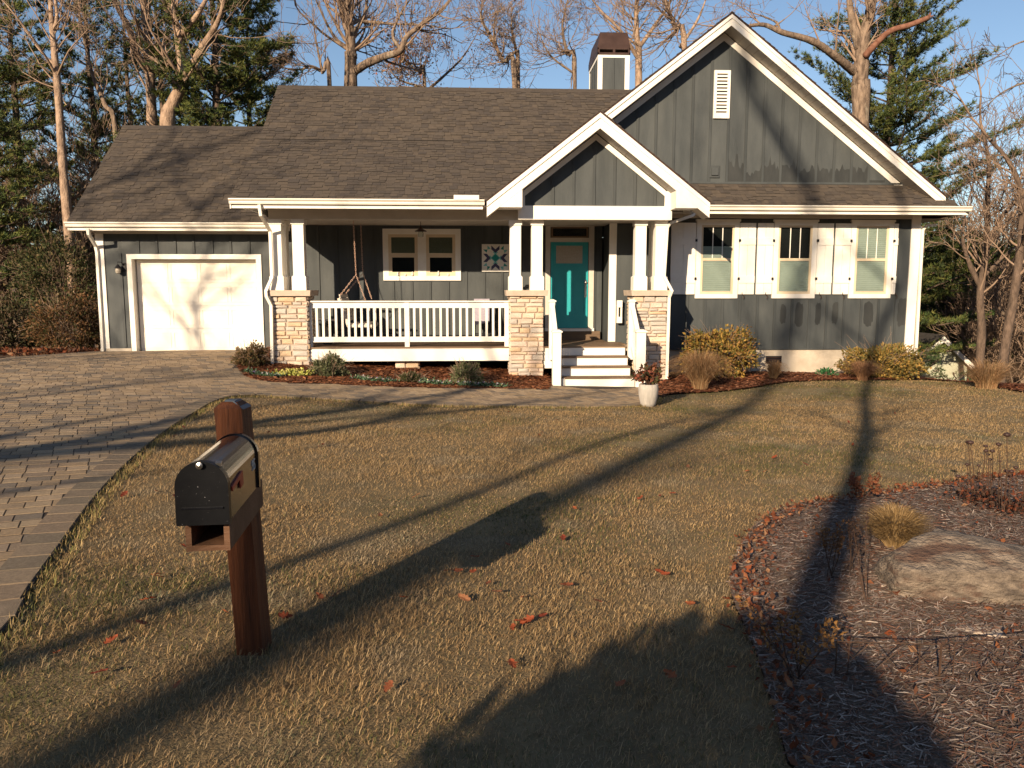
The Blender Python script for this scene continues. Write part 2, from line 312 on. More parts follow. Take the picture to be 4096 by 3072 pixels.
ext = 95
def gridpts():
    a = np.r_[np.arange(-ext, -24, 6), np.arange(-24, 24, .8), np.arange(24, ext+1, 6)]; return a
gx = gridpts(); gy = np.r_[np.arange(-60, -16, 6), np.arange(-16, 34, .8), np.arange(34, 130, 6)]
X, Yy = np.meshgrid(gx, gy); Z = Hs(X, Yy)-.03
idx = np.arange(X.size).reshape(X.shape); Fq = np.stack([idx[:-1, :-1], idx[:-1, 1:], idx[1:, 1:], idx[1:, :-1]], -1).reshape(-1, 4)
npmesh('ground', M['ground'], np.stack([X, Yy, Z], -1).reshape(-1, 3), Fq, smooth=True, kind='structure')
sheet('lawn', LAWN, M['turf'], .5, .004, kind='structure')
drive = sheet('driveway', DRIVE, M['joint'], .5, .030, kind='structure')
bed1 = sheet('porch_flower_bed', BED1, M['mulchr'], .25, lambda x, y: .03+.12*np.clip((y-15.9)/1.2, 0, 1), kind='structure')
sheet('house_flower_bed', BED2, M['mulchr'], .3, lambda x, y: .03+.05*np.clip((y-16.6)/1., 0, 1), kind='structure')
sheet('island_mulch_bed', ISLP, M['mulchg'], .3, .02, kind='structure')
# far hills
V = []; Fh = []; nh = 120
for k in range(nh+1):
    a = math.radians(-75+150*k/nh); hh = 9+5*math.sin(3*a+1)+3*math.sin(9*a)+1.5*math.sin(23*a)
    for r, z in ((100, -9), (150, hh*.45-4), (230, hh), (330, hh*.8)): V.append((r*math.sin(a), r*math.cos(a), z))
for k in range(nh):
    for j in range(3): Fh.append((k*4+j, (k+1)*4+j, (k+1)*4+j+1, k*4+j+1))
npmesh('hills', M['hill'], np.array(V), np.array(Fh), smooth=True, kind='structure')
# unseen ridge added behind the viewer to cut sky glow on porch and windows
V = []; Fh = []
for k in range(nh+1):
    a = math.radians(78+204*k/nh); hh = 27+4*math.sin(3*a+2)+3*math.sin(8*a)+1.5*math.sin(21*a)
    for r, z in ((85, -6), (115, hh*.55), (150, hh*1.25), (230, hh*1.1)): V.append((r*math.sin(a), r*math.cos(a), z))
for k in range(nh):
    for j in range(3): Fh.append((k*4+j, (k+1)*4+j, (k+1)*4+j+1, k*4+j+1))
npmesh('hills', M['hill'], np.array(V), np.array(Fh), smooth=True, kind='structure')

# pavers: unit stone with chamfered top, copied over the drive
pm = MB(); b_ = .010
pm.add([(-.5, -.5, -1), (.5, -.5, -1), (.5, .5, -1), (-.5, .5, -1), (-.5, -.5, -.25), (.5, -.5, -.25), (.5, .5, -.25), (-.5, .5, -.25), (-.5+b_, -.5+b_, 0), (.5-b_, -.5+b_, 0), (.5-b_, .5-b_, 0), (-.5+b_, .5-b_, 0)],
       [(8, 9, 10, 11)]+[(4+i, 4+(i+1) % 4, 8+(i+1) % 4, 8+i) for i in range(4)]+[(i, (i+1) % 4, 4+(i+1) % 4, 4+i) for i in range(4)])
paver_me = pm.mesh('paver', M['paver']); border_me = pm.mesh('border_paver', M['pborder'])
U8 = np.array([v for v in pm.v]); UF = pm.f
E2 = np.array(EDGE)
def edge_dist(P):
    d = np.full(len(P), 9e9)
    for a, b in zip(E2[:-1], E2[1:]):
        ab = b-a; t = np.clip(((P-a)@ab)/(ab@ab+1e-9), 0, 1); d = np.minimum(d, np.linalg.norm(P-(a+t[:, None]*ab), axis=1))
    return d
cand = []
ang = math.radians(24); ca, sa = math.cos(ang), math.sin(ang); rw = .172
for r in range(-120, 160):
    u = -26+R.random()*.2
    while u < 14:
        l = R.choice((.172, .172, .172, .235, .13)); c = (u+l/2, (r+.5)*rw); cand.append((c[0]*ca-c[1]*sa, c[0]*sa+c[1]*ca, l)); u += l
cand = np.array(cand); k = inpoly(cand[:, :2], DRIVE) & (cand[:, 1] > .5) & (cand[:, 0] > -15); cand = cand[k]
pxl = (cand[:, :2]-0)@RT[:2]; dep = cand[:, :2]@FW[:2]
cand = cand[(np.abs(pxl) < dep*.75+2.5) & (dep > .5)]
ed = edge_dist(cand[:, :2]); cand = cand[(ed > .17)]
order = np.argsort(np.hypot(cand[:, 0], cand[:, 1])); cand = cand[order]
stones = [(x, y, l-.006, rw-.021, ang, 0.) for x, y, l in cand]
# soldier course along the lawn
bord = []; sg = np.r_[0, np.cumsum(np.linalg.norm(np.diff(E2, axis=0), axis=1))]; sv_ = .12
while sv_ < sg[-1]:
    pt_ = np.array([np.interp(sv_, sg, E2[:, i]) for i in (0, 1)]); d = np.array([np.interp(sv_+.1, sg, E2[:, i])-np.interp(sv_-.1, sg, E2[:, i]) for i in (0, 1)]); d /= np.linalg.norm(d)
    c = pt_+np.array((-d[1], d[0]))*.12
    if c[1] > .5: bord.append((c[0], c[1], .218, .215, math.atan2(d[1], d[0]), .004))
    sv_ += .232
allst = sorted(bord+stones, key=lambda s: math.hypot(s[0], s[1]-.3))
vis = [s for s in allst if s[1] > 2.6 and (np.array(s[:2])@RT[:2])/(np.array(s[:2])@FW[:2]) > -.70]
near = set(id(s) for s in vis[:300])
rest = {0: ([], [], []), 1: ([], [], [])}
for s in allst:
    x, y, l, wd, a, up_ = s; c, sn = math.cos(a), math.sin(a); z = H(x, y)+.034+up_+R.uniform(-.0006, .0006)
    zx = (H(x+.3*c, y+.3*sn)-H(x-.3*c, y-.3*sn))/.6; zy = (H(x-.3*sn, y+.3*c)-H(x+.3*sn, y-.3*c))/.6
    zx += R.uniform(-.002, .002); zy += R.uniform(-.002, .002)
    uu = Vector((c, sn, zx)).normalized(); nn = uu.cross(Vector((-sn, c, zy))).normalized(); vv = nn.cross(uu)
    mm = Matrix(((uu.x*l, vv.x*wd, nn.x*.045, x), (uu.y*l, vv.y*wd, nn.y*.045, y), (uu.z*l, vv.z*wd, nn.z*.045, z), (0, 0, 0, 1)))
    if id(s) in near:
        o = link('border_paver', border_me, drive) if up_ else link('paver', paver_me, drive); o.matrix_basis = mm
    else:
        rest_v, rest_f, rest_c = rest[1 if up_ else 0]; A = np.array(mm); b0 = len(rest_v)*12; rest_v.append(U8@A[:3, :3].T+A[:3, 3]); rest_f += [tuple(b0+i for i in f) for f in UF]; rest_c += [R.random()]*len(UF)
for i, nm in ((0, 'pavers'), (1, 'border_pavers')):
    rest_v, rest_f, rest_c = rest[i]
    mb = MB(); mb.v = [tuple(p) for p in np.concatenate(rest_v)]; mb.f = rest_f; mb.c = rest_c
    mb.build(nm, M['pborder' if i else 'paver'], drive, kind='stuff')
# ------------------------------------------------------------------ the house
YB, YR, YP = 18.8, 17.95, 16.5          # garage/porch wall, right wing wall, front of the stone piers
DK = .77                                # deck height
house = thing('house', 'dark grey board and batten house with white trim, porch and garage', 'house', (2, 18, 0))
def part(name, mb, mt, par=house, **kw): return mb.build(name, M[mt] if isinstance(mt, str) else mt, par, **kw)
def boxpart(name, mt, *a, par=house): return part(name, MB().box(*a), mt, par)
def nudge(): return R.uniform(-.0008, .0008)

# walls -------------------------------------------------------------
gw = part('garage_wall', MB().box(-8.13, -5.02, YB, YB+.12, 2.81, 3.5).box(-8.80, -8.13, YB, YB+.12, .60, 3.5).box(-5.02, -4.4, YB, YB+.12, .60, 3.5), 'siding')
pw = part('porch_wall', MB().box(-4.4, 3.1, YB+.003, YB+.12, .5, 3.9), 'siding')
part('garage_side_wall', MB().prism([(-8.8, YB+.12, .5), (-8.8, 24, .2), (-8.8, 24, 4.0), (-8.8, 21.43, 6.1), (-8.8, YB+.12, 3.6)], (.12, 0, 0)), 'siding')
part('garage_foundation', MB().box(-8.86, -8.14, YB-.03, YB+.1, .2, .60), 'concrete'); part('garage_foundation', MB().box(-5.0, -4.4, YB-.03, YB+.1, .2, .60), 'concrete')
AP = (5.65, 7.98); PIT_G = .767                      # gable apex (roof top) and slope
gz = lambda x, dz=0: AP[1]-PIT_G*abs(x-AP[0])+dz
wing = part('wing_wall', MB().box(3.14, 10.44, YR, YR+.14, .58, 3.92), 'siding')
part('wing_side_wall', MB().box(3.14, 3.26, YR+.14, YB+.1, .5, 3.9), 'siding'); part('wing_end_wall', MB().box(10.3, 10.44, YR+.14, 27, .3, 3.9), 'siding')
gable = part('gable_wall', MB().prism([(1.4, YR, 4.0), (10.2, YR, 4.0), (10.2, YR, gz(10.2, -.15)), (AP[0], YR, AP[1]-.15), (1.4, YR, gz(1.4, -.15))], (0, .12, 0)), 'siding')
part('foundation', MB().box(3.2, 10.39, YR+.01, YR+.2, -.6, .585).box(10.2, 10.39, YR+.2, 26, -2.5, .585), 'concrete')
part('rear_wall', MB().box(-8.8, 10.2, 24.4, 24.55, -2, 3.6), 'siding')
fv = boxpart('foundation_vent', 'black', XX(3063, 1440, YR), XX(3126, 1440, YR), YR-.004, YR+.05, ZZ(3090, 1454, YR), ZZ(3090, 1424, YR))
for i in range(3): boxpart('slat', 'bronze', XX(3063, 1440, YR)+.01, XX(3126, 1440, YR)-.01, YR-.012, YR-.005, ZZ(3090, 1450-i*9, YR), ZZ(3090, 1446-i*9, YR), par=fv)
def batten(par, x, z0, z1, Y, wd=.055):
    boxpart('batten', 'batten', x-wd/2, x+wd/2, Y-.022, Y-.001, z0, z1, par=par)
# garage wall battens
x = -8.63+.38
xs = [XX(479.6+73.8*i, 990, YB) for i in range(8)]
for i, x in enumerate(xs):
    if -8.2 < x < -5.0: batten(gw, x, 2.83, 3.27, YB)
batten(gw, xs[0]-.0, .62, 2.83, YB); batten(gw, -4.62, .62, 3.27, YB)
# porch wall
for px in (1277, 1353, 1427, 1500, 1574, 1648, 1721, 1793, 1865, 1937.5, 2009, 2081, 2150):
    x = XX(px, 1180, YB)
    batten(pw, x, DK, 2.18 if -2.2 < x < -.28 else 3.5, YB+.003)
batten(pw, 2.93, DK, 3.5, YB+.003)
# right wing
bx = [XX(2600+p/1.4786, 1300, YR) for p in (320, 425, 525, 625, 735, 825, 925, 1037, 1135, 1240, 1345, 1445)]
dx = (bx[-1]-bx[0])/11
wins = [(XX(2782, 1040, YR), XX(2952, 1040, YR)), (XX(3090, 1040, YR), XX(3262, 1040, YR)), (XX(3398, 1040, YR), XX(3566, 1040, YR))]
WZ0, WZ1 = ZZ(3100, 1193, YR), ZZ(3100, 882, YR)
for i in range(-4, 12):
    x = bx[0]+dx*i
    if x > 10.0 or x < 3.4: continue
    batten(wing, x, .59, WZ0-.01 if any(a < x < b for a, b in wins) else 3.7, YR)
for i in range(-9, 12):
    x = bx[0]+dx*i
    z1 = gz(x, -.34)
    if z1 > 4.5: batten(gable, x, 4.35, z1, YR)
# concrete-look ladder: drip ledge at the bottom of the siding
boxpart('sill_ledge', 'siding', 3.3, 10.24, YR-.02, YR-.001, .575, .60)
# damp patches still drying on the siding
def damp(par, pts): part('damp_patch', MB().prism([(x_, YR-.0015, z_) for x_, z_ in pts], (0, .001, 0)), 'damp', par)
for a0, a1, b0, b1 in ((768, 805, 690, 805), (855, 905, 680, 825), (975, 1010, 678, 815), (1075, 1112, 675, 810), (1262, 1320, 672, 820), (1460, 1522, 655, 822)):
    xa, xb = XX(2600+a0/1.4786, 1265, YR), XX(2600+a1/1.4786, 1265, YR); za, zb_ = ZZ(3300, 750+b1/1.4786, YR), ZZ(3300, 750+b0/1.4786, YR); w2, h2 = (xb-xa)/2, (zb_-za)/2; q = []
    for i_ in range(28):
        t_ = 2*math.pi*i_/28; c_, s_ = math.cos(t_), math.sin(t_); k_ = R.uniform(.88, 1.08); q.append(((xa+xb)/2+w2*k_*math.copysign(abs(c_)**.6, c_), (za+zb_)/2+h2*k_*math.copysign(abs(s_)**.6, s_)))
    damp(wing, q)
for i in range(-4, 11):
    x0_, x1_ = bx[0]+dx*i+.03, bx[0]+dx*(i+1)-.03
    if x0_ < 5.6 or x1_ > 9.6: continue
    n_ = 11; base_ = R.uniform(.14, .42); q = [(x0_, 4.45)]+[(x0_+(x1_-x0_)*k_/(n_-1), min(gz(x0_, -.5), gz(x1_, -.5), 4.52+base_+R.choice((-.12, 0, .05, .22))*R.random())) for k_ in range(n_)]+[(x1_, 4.45)]
    damp(gable, q[::-1])
# trim boards -------------------------------------------------------
def cboard(x0, x1, z0, z1, Y): return boxpart('corner_board', 'trim', x0, x1, Y-.028, Y-.0005, z0, z1)
cboard(-8.82, -8.64, .50, 3.3, YB); cboard(3.12, 3.29, DK+.01, 3.6, YR); cboard(10.24, 10.46, .02, 3.75, YR)
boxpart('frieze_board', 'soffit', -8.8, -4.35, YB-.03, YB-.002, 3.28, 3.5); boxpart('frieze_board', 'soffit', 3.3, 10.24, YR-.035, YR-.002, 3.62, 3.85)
# garage door: frame, recess, sectional door with pressed panels
part('garage_door_frame', MB().box(-8.13, -8.02, YB-.03, YB+.26, .5, 2.70).box(-5.14, -5.02, YB-.03, YB+.26, .5, 2.70).box(-8.131, -5.019, YB-.032, YB+.26, 2.70, 2.812), 'trim')
gd = boxpart('garage_door', 'gdoor', -8.0, -5.15, YB+.2, YB+.24, .50, 2.69)
for r in range(4):
    z0 = .51+r*.545
    boxpart('panel', 'gdoor', -7.995, -5.155, YB+.186, YB+.2, z0+.004, z0+.537, par=gd)
    for q in range(4):
        a = -7.9+q*.69
        MBp = MB()
        for (p0, p1, q0, q1) in ((a, a+.62, .09, .10), (a, a+.62, .44, .45), (a, a+.012, .1, .44), (a+.608, a+.62, .1, .44)): MBp.box(p0, p1, YB+.178, YB+.186, z0+q0, z0+q1)
        part('moulding', MBp, 'gdoor', gd)
# roofs --------------------------------------------------------------
roofs = {}
unit = MB(); unit.add([(0, 0, 0), (1, 0, 0), (1, 0, 1), (0, 0, 1), (0, 1, 0), (1, 1, 0), (1, 1, .12), (0, 1, .12)], [(0, 1, 2, 3), (3, 2, 6, 7), (0, 3, 7, 4), (1, 5, 6, 2)])
sh_me = unit.mesh('shingle', M['shingle']); sh_me.materials.append(M['felt']); sh_me.polygons[0].material_index = 1; SU = np.array(unit.v); SHS = []
def slope(par, O, u, v, Wd, Ln, clip=None, exp=.125):
    O = np.array(O, float); u = np.array(u, float); v = np.array(v, float); u /= np.linalg.norm(u); v /= np.linalg.norm(v); n = np.cross(u, v)
    k = 0
    while k*exp < Ln:
        a = -R.random()*.3
        while a < Wd:
            wd = R.uniform(.10, .24); a0 = max(a, 0); a1 = min(a+wd, Wd); a += wd
            if a1-a0 < .03: continue
            v0 = k*exp-(R.choice((0, 0, .05)) if k else .0); L = min(exp+.05+(k*exp-v0), Ln+.02-v0); t = R.choice((.008, .012, .020, .020))
            c = O+u*(a0+a1)/2+v*(v0+L/2)
            if clip and not clip(c): continue
            SHS.append((par, np.stack([u*(a1-a0-.004), v*L, n*t], 1), O+u*a0+v*v0+n*.002))
        k += 1
def slab(name, pts, th, mt='felt'):                  # roof deck, th straight down
    return part(name, MB().prism(pts, (0, 0, -th)), mt)
# garage roof
GE, GR = (18.28, 3.52), (21.43, 6.235)
r1 = part('garage_roof', MB().prism([(-9.15, GE[0], GE[1]), (-4.3, GE[0], GE[1]), (-4.3, GR[0], GR[1]), (-9.15, GR[0], GR[1])], (0, 0, -.07)).prism([(-9.15, GR[0]+.003, GR[1]), (-4.3, GR[0]+.003, GR[1]), (-4.3, 24.6, 3.5), (-9.15, 24.6, 3.5)], (0, 0, -.07)), 'felt')
sv = np.array((0, GR[0]-GE[0], GR[1]-GE[1])); slope(r1, (-9.17, GE[0]-.03, GE[1]-.02), (1, 0, 0), sv, 4.9, np.linalg.norm(sv)+.02, lambda c: c[0] < -4.55 or c[2] < 5.2)
part('ridge_cap', MB().prism([(-9.17, GR[0]-.13, GR[1]-.085), (-9.17, GR[0], GR[1]+.03), (-9.17, GR[0]+.13, GR[1]-.085), (-9.17, GR[0], GR[1]+.005)], (4.6, 0, 0)), 'shingle', r1)
# main roof: porch slope, then the steeper house slope
E0, BD, RG = (15.95, 3.79), (18.3, 5.36), (20.21, 6.99); XL = -4.81
r2 = part('main_roof', MB().prism([(XL, *E0), (.9, *E0), (.9, *BD), (XL, *BD)], (0, 0, -.08)).prism([(XL, BD[0]+.002, BD[1]), (4.4, BD[0]+.002, BD[1]), (4.4, *RG), (XL, *RG)], (0, 0, -.08)).prism([(XL, RG[0]+.003, RG[1]), (4.4, RG[0]+.003, RG[1]), (4.4, 24.6, 3.7), (XL, 24.6, 3.7)], (0, 0, -.08)).prism([(.903, 16.6, E0[1]+.43), (2.6, 16.6, E0[1]+.43), (2.6, *BD), (.903, *BD)], (0, 0, -.08)), 'felt')
PAp = (2.545, 5.53); pz = lambda x: PAp[1]-.77*abs(x-PAp[0])
s1 = np.array((0, BD[0]-E0[0], BD[1]-E0[1])); s2_ = np.array((0, RG[0]-BD[0], RG[1]-BD[1]))
slope(r2, (XL-.02, E0[0]-.03, E0[1]-.02), (1, 0, 0), s1, 7.4, np.linalg.norm(s1), lambda c: c[2] > pz(c[0])-.1 and (c[1] < 17.6 or c[2] > gz(c[0])-.15))
slope(r2, (XL-.02, BD[0], BD[1]), (1, 0, 0), s2_, 9.3, np.linalg.norm(s2_), lambda c: c[2] > gz(c[0])-.15 and c[2] > pz(c[0])-.1)
part('ridge_cap', MB().prism([(XL-.02, RG[0]-.14, RG[1]-.10), (XL-.02, RG[0], RG[1]+.03), (XL-.02, RG[0]+.14, RG[1]-.10), (XL-.02, RG[0], RG[1]+.0)], (9.1, 0, 0)), 'shingle', r2)
part('gable_end_wall', MB().prism([(-4.5, 18.95, 3.5), (-4.5, 24.3, 3.5), (-4.5, RG[0], RG[1]-.12), (-4.5, 18.95, 5.8)], (.1, 0, 0)), 'siding')
# right gable roof (long, running back) and its pent roof over the windows
YF = 17.45
def gslab(x0, x1, y0, y1, th, fz):
    return [(x0, y0, fz(x0)), (x1, y0, fz(x1)), (x1, y1, fz(x1)), (x0, y1, fz(x0))]
r3 = part('gable_roof', MB().prism(gslab(1.2, AP[0], YF, 27, 0, gz), (0, 0, -.08)).prism(gslab(AP[0], 10.72, YF, 27, 0, gz), (0, 0, -.0801)).prism(gslab(10.72, 11.15, 17.9, 27, 0, gz), (0, 0, -.08)), 'felt')
gv = np.array((AP[0]-10.75, 0, gz(AP[0])-gz(10.75)))
slope(r3, (10.75, YF-.03, gz(10.75)+.0), (0, 1, 0), gv, 4.2, np.linalg.norm(gv))
slope(r3, (11.15, 17.9, gz(11.15)), (0, 1, 0), gv, 4.2, .56)
gvl = np.array((AP[0]-1.2, 0, gz(AP[0])-gz(1.2))); slope(r3, (1.2, 21.6, gz(1.2)), (0, -1, 0), gvl, 4.18, np.linalg.norm(gvl), lambda c: c[0] > 2.3)
part('drip_edge', MB().prism([(1.9, YF-.02, gz(1.9, .012)), (AP[0], YF-.02, AP[1]+.012), (AP[0], YF-.02, AP[1]-.035), (1.9, YF-.02, gz(1.9, -.035))], (0, .03, 0)).prism([(AP[0], YF-.021, AP[1]+.012), (10.72, YF-.021, gz(10.72, .012)), (10.72, YF-.021, gz(10.72, -.035)), (AP[0], YF-.021, AP[1]-.035)], (0, .03, 0)), 'drip', r3)
PZ = lambda y: 3.86+.85*(y-17.3)                       # pent slope
r4 = part('pent_roof', MB().prism([(4.0, 17.28, PZ(17.28)), (10.97, 17.28, PZ(17.28)), (10.3, YR-.005, PZ(YR)), (4.0, YR-.005, PZ(YR))], (0, 0, -.06)).prism([(10.972, 17.28, PZ(17.28)), (11.17, 17.28, PZ(17.28)-.12), (11.17, 18, gz(11.17)), (10.3, 18, gz(10.3)-.02)], (0, 0, -.05)), 'felt')
pv = np.array((0, 1, .85)); slope(r4, (4.3, 17.25, PZ(17.25)), (1, 0, 0), pv, 6.85, .86, lambda c: c[0] < 10.97-(c[1]-17.28)*1.0 and c[0] > 4.75-(c[1]-17.2)*1.5)
boxpart('flashing', 'siding', 4.3, 10.25, YR-.03, YR-.004, 4.40, 4.44)
def rake(par, x0, x1, fz, Y, drop0, drop1, th, name='rake_board', mt='trim'):
    return part(name, MB().prism([(x0, Y, fz(x0)-drop0), (x1, Y, fz(x1)-drop0), (x1, Y, fz(x1)-drop1), (x0, Y, fz(x0)-drop1)], (0, th, 0)), mt, par)
# gable rake: wide board with a narrow upper moulding, soffit, frieze on the wall
for x0, x1 in ((1.7, AP[0]), (AP[0], 10.70)):
    rake(house, x0, x1, gz, YF, .035, .27, .03); rake(house, x0, x1, gz, YF-.025, .04, .12, .024, 'crown_moulding')
    part('soffit', MB().prism([(x0, YF+.03, gz(x0)-.262), (x1, YF+.03, gz(x1)-.262), (x1, YR-.03, gz(x1)-.262), (x0, YR-.03, gz(x0)-.262)], (0, 0, .02)), 'soffit')
for i in range(28):                                    # joints between the soffit panels
    x = AP[0]+.3+i*.17
    if x < 10.5: part('soffit_joint', MB().prism([(x, YF+.035, gz(x)-.263), (x+.008, YF+.035, gz(x)-.269), (x+.008, YR-.035, gz(x)-.269), (x, YR-.035, gz(x)-.263)], (0, 0, -.004)), 'mortar')
rake(house, AP[0], 10.12, gz, YR-.03, .282, .44, .028, 'frieze_board'); rake(house, 1.8, AP[0], gz, YR-.03, .282, .44, .028, 'frieze_board')
# portico roof
YQ = 15.9
def pslab(x0, x1): return [(x0, YQ, pz(x0)), (x1, YQ, pz(x1)), (x1, 18.7, pz(x1)), (x0, 18.7, pz(x0))]
r5 = part('portico_roof', MB().prism(pslab(.27, PAp[0]), (0, 0, -.07)).prism([(PAp[0], YQ, PAp[1]), (4.82, YQ, pz(4.82)), (4.82, 17.9, pz(4.82)), (PAp[0], 17.9, PAp[1])], (0, 0, -.0701)), 'felt')
qv = np.array((PAp[0]-.25, 0, PAp[1]-pz(.25)))
slope(r5, (.25, 18.4, pz(.25)), (0, -1, 0), qv, 2.53, np.linalg.norm(qv)); slope(r5, (4.84, YQ-.03, pz(4.84)), (0, 1, 0), qv*(-1, 1, 1), 1.95, np.linalg.norm(qv))
part('drip_edge', MB().prism([(.25, YQ-.02, pz(.25)+.012), (PAp[0], YQ-.02, PAp[1]+.012), (PAp[0], YQ-.02, PAp[1]-.035), (.25, YQ-.02, pz(.25)-.035)], (0, .03, 0)).prism([(PAp[0], YQ-.021, PAp[1]+.012), (4.84, YQ-.021, pz(4.84)+.012), (4.84, YQ-.021, pz(4.84)-.035), (PAp[0], YQ-.021, PAp[1]-.035)], (0, .03, 0)), 'drip', r5)
YW = 16.42                                            # portico gable wall
for x0, x1 in ((.27, PAp[0]), (PAp[0], 4.82)):
    rake(house, x0, x1, pz, YQ, .03, .33, .03); rake(house, x0, x1, pz, YQ-.022, .035, .13, .021, 'crown_moulding')
    part('soffit', MB().prism([(x0, YQ+.03, pz(x0)-.322), (x1, YQ+.03, pz(x1)-.322), (x1, YW-.03, pz(x1)-.322), (x0, YW-.03, pz(x0)-.322)], (0, 0, .02)), 'soffit')
for i in range(9):
    x = PAp[0]+.25+i*.17
    part('soffit_joint', MB().prism([(x, YQ+.035, pz(x)-.323), (x+.008, YQ+.035, pz(x)-.329), (x+.008, YW-.035, pz(x)-.329), (x, YW-.035, pz(x)-.323)], (0, 0, -.004)), 'mortar')
BB = 3.64                                             # boxed eave returns
part('eave_return', MB().prism([(.27, YQ+.004, BB), (.985, YQ+.004, BB), (.985, YQ+.004, pz(.985)-.33), (.27, YQ+.004, pz(.27)-.03)], (0, YW-YQ, 0)), 'trim')
part('eave_return', MB().prism([(4.12, YQ+.004, BB), (4.82, YQ+.004, BB), (4.82, YQ+.004, pz(4.82)-.03), (4.12, YQ+.004, pz(4.12)-.33)], (0, YW-YQ, 0)), 'trim')
pg = part('portico_gable', MB().prism([(.985, YW, 3.70), (4.12, YW, 3.70), (4.12, YW, pz(4.12)-.3), (PAp[0], YW, PAp[1]-.3), (.985, YW, pz(.985)-.3)], (0, .1, 0)), 'siding')
for i in range(-3, 4):
    x = PAp[0]-.03+i*.43
    batten(pg, x, 3.72, pz(x)-.33, YW)
rake(house, PAp[0], 4.02, pz, YW-.03, .345, .47, .028, 'frieze_board'); rake(house, 1.06, PAp[0], pz, YW-.03, .345, .47, .028, 'frieze_board')
part('gable_corner_board', MB().box(4.01, 4.135, YW-.035, YW-.003, 3.72, pz(4.1)-.3), 'trim'); part('gable_corner_board', MB().box(.97, 1.07, YW-.035, YW-.003, 3.72, pz(1.0)-.3), 'trim')
part('portico_beam', MB().box(.93, 4.16, YW-.06, YW+.2, 3.44, 3.72), 'trim')
part('portico_side_beam', MB().box(3.92, 4.15, YW+.2, YR-.001, 3.445, 3.70), 'trim')
# porch beam, eave soffit and ceiling
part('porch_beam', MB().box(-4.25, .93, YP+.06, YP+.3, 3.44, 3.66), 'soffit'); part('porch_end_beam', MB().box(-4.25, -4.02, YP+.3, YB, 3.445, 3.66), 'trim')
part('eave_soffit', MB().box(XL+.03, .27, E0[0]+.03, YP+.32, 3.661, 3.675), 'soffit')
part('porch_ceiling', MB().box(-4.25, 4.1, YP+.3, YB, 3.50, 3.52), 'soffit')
part('porch_roof_end', MB().prism([(XL+.03, E0[0]+.03, 3.68), (XL+.03, YB-.1, 3.68), (XL+.03, YB-.1, 5.55), (XL+.03, BD[0], 5.26), (XL+.03, E0[0]+.03, 3.72)], (.03, 0, 0)), 'trim')
rk = MB(); rk.prism([(XL, E0[0]-.01, E0[1]-.06), (XL, BD[0], BD[1]-.06), (XL, BD[0], BD[1]-.24), (XL, E0[0]-.01, E0[1]-.20)], (-.025, 0, 0)); part('rake_board', rk, 'trim')
rk = MB(); rk.prism([(-9.15, GE[0]-.01, GE[1]-.05), (-9.15, GR[0], GR[1]-.05), (-9.15, GR[0], GR[1]-.25), (-9.15, GE[0]-.01, GE[1]-.20)], (-.025, 0, 0)); part('rake_board', rk, 'trim')
part('garage_soffit', MB().box(-9.12, -4.4, GE[0]+.02, YB-.001, 3.33, 3.345), 'soffit'); part('wing_soffit', MB().box(4.0, 11.1, 17.33, YR-.001, 3.70, 3.715), 'soffit')
part('wing_side_soffit', MB().box(10.45, 11.1, YR, 24, 3.62, 3.635), 'soffit')
for x0, z1 in ((XL+.02, 3.70), (XL+.22, 3.62)): part('eave_trim', MB().box(x0, -4.2, E0[0]+.06+(.05 if z1 < 3.65 else 0), E0[0]+.085+(.05 if z1 < 3.65 else 0), z1-.045, z1), 'trim')
# gutters with a stepped face, fascia below
def gutter(x0, x1, Y, z):
    prof = [(0, 0), (-.06, 0), (-.075, .03), (-.075, .05), (-.115, .085), (-.115, .105), (-.105, .105), (-.105, .09), (-.068, .055), (-.068, .035), (-.055, .012), (-.0, .012)]
    g = part('gutter', MB().prism([(x0, Y+a, z+b) for a, b in prof], (x1-x0, 0, 0)), 'gutter')
    part('gutter_end', MB().prism([(x0-.004, Y, z), (x0-.004, Y-.06, z), (x0-.004, Y-.115, z+.105), (x0-.004, Y, z+.105)], (.004, 0, 0)).prism([(x1, Y, z), (x1, Y-.06, z), (x1, Y-.115, z+.105), (x1, Y, z+.105)], (.004, 0, 0)), 'gutter', g)
    part('fascia', MB().box(x0+.03, x1-.03, Y+.001, Y+.025, z-.075, z+.08), 'trim'); return g
gutter(-9.2, -4.18, GE[0], GE[1]-.125); g2m = gutter(XL-.02, .22, E0[0]-.0, E0[1]-.115); gutter(4.62, 11.19, 17.29, PZ(17.28)-.105)
boxpart('splash_guard', 'gutter', XX(1815, 785, 15.83), XX(1916, 785, 15.83), 15.825, 15.835, E0[1]-.02, E0[1]+.075, par=g2m)
def spout(pts, r=.042): return part('downspout', MB().tube(pts, r, 4, twist=math.pi/4, ax=(.05, 1, .02)), 'gutter')
P = lambda px, py, Y: aY(px, py, Y)
spout([P(352, 915, 18.22), P(354, 935, 18.22), P(383, 985, 18.72), P(388, 1010, 18.74), P(412, 1405, 18.74)])
spout([P(1037, 818, 15.9), P(1043, 860, 15.92), P(1081, 925, 16.45), P(1088, 1110, 16.45), P(1064, 1165, 16.38), P(1066, 1185, 16.38), P(1085, 1222, 16.42), P(1090, 1468, 16.42)])
spout([P(2790, 838, 17.2), P(2770, 862, 17.1), P(2680, 893, 16.6), P(2668, 912, 16.45), P(2656, 1105, 16.45), P(2688, 1165, 16.38), P(2676, 1190, 16.42), P(2666, 1515, 16.42)])
spout([P(3745, 900, 17.9), P(3706, 902, 17.92), P(3690, 920, 17.92), P(3662, 1420, 17.92)])
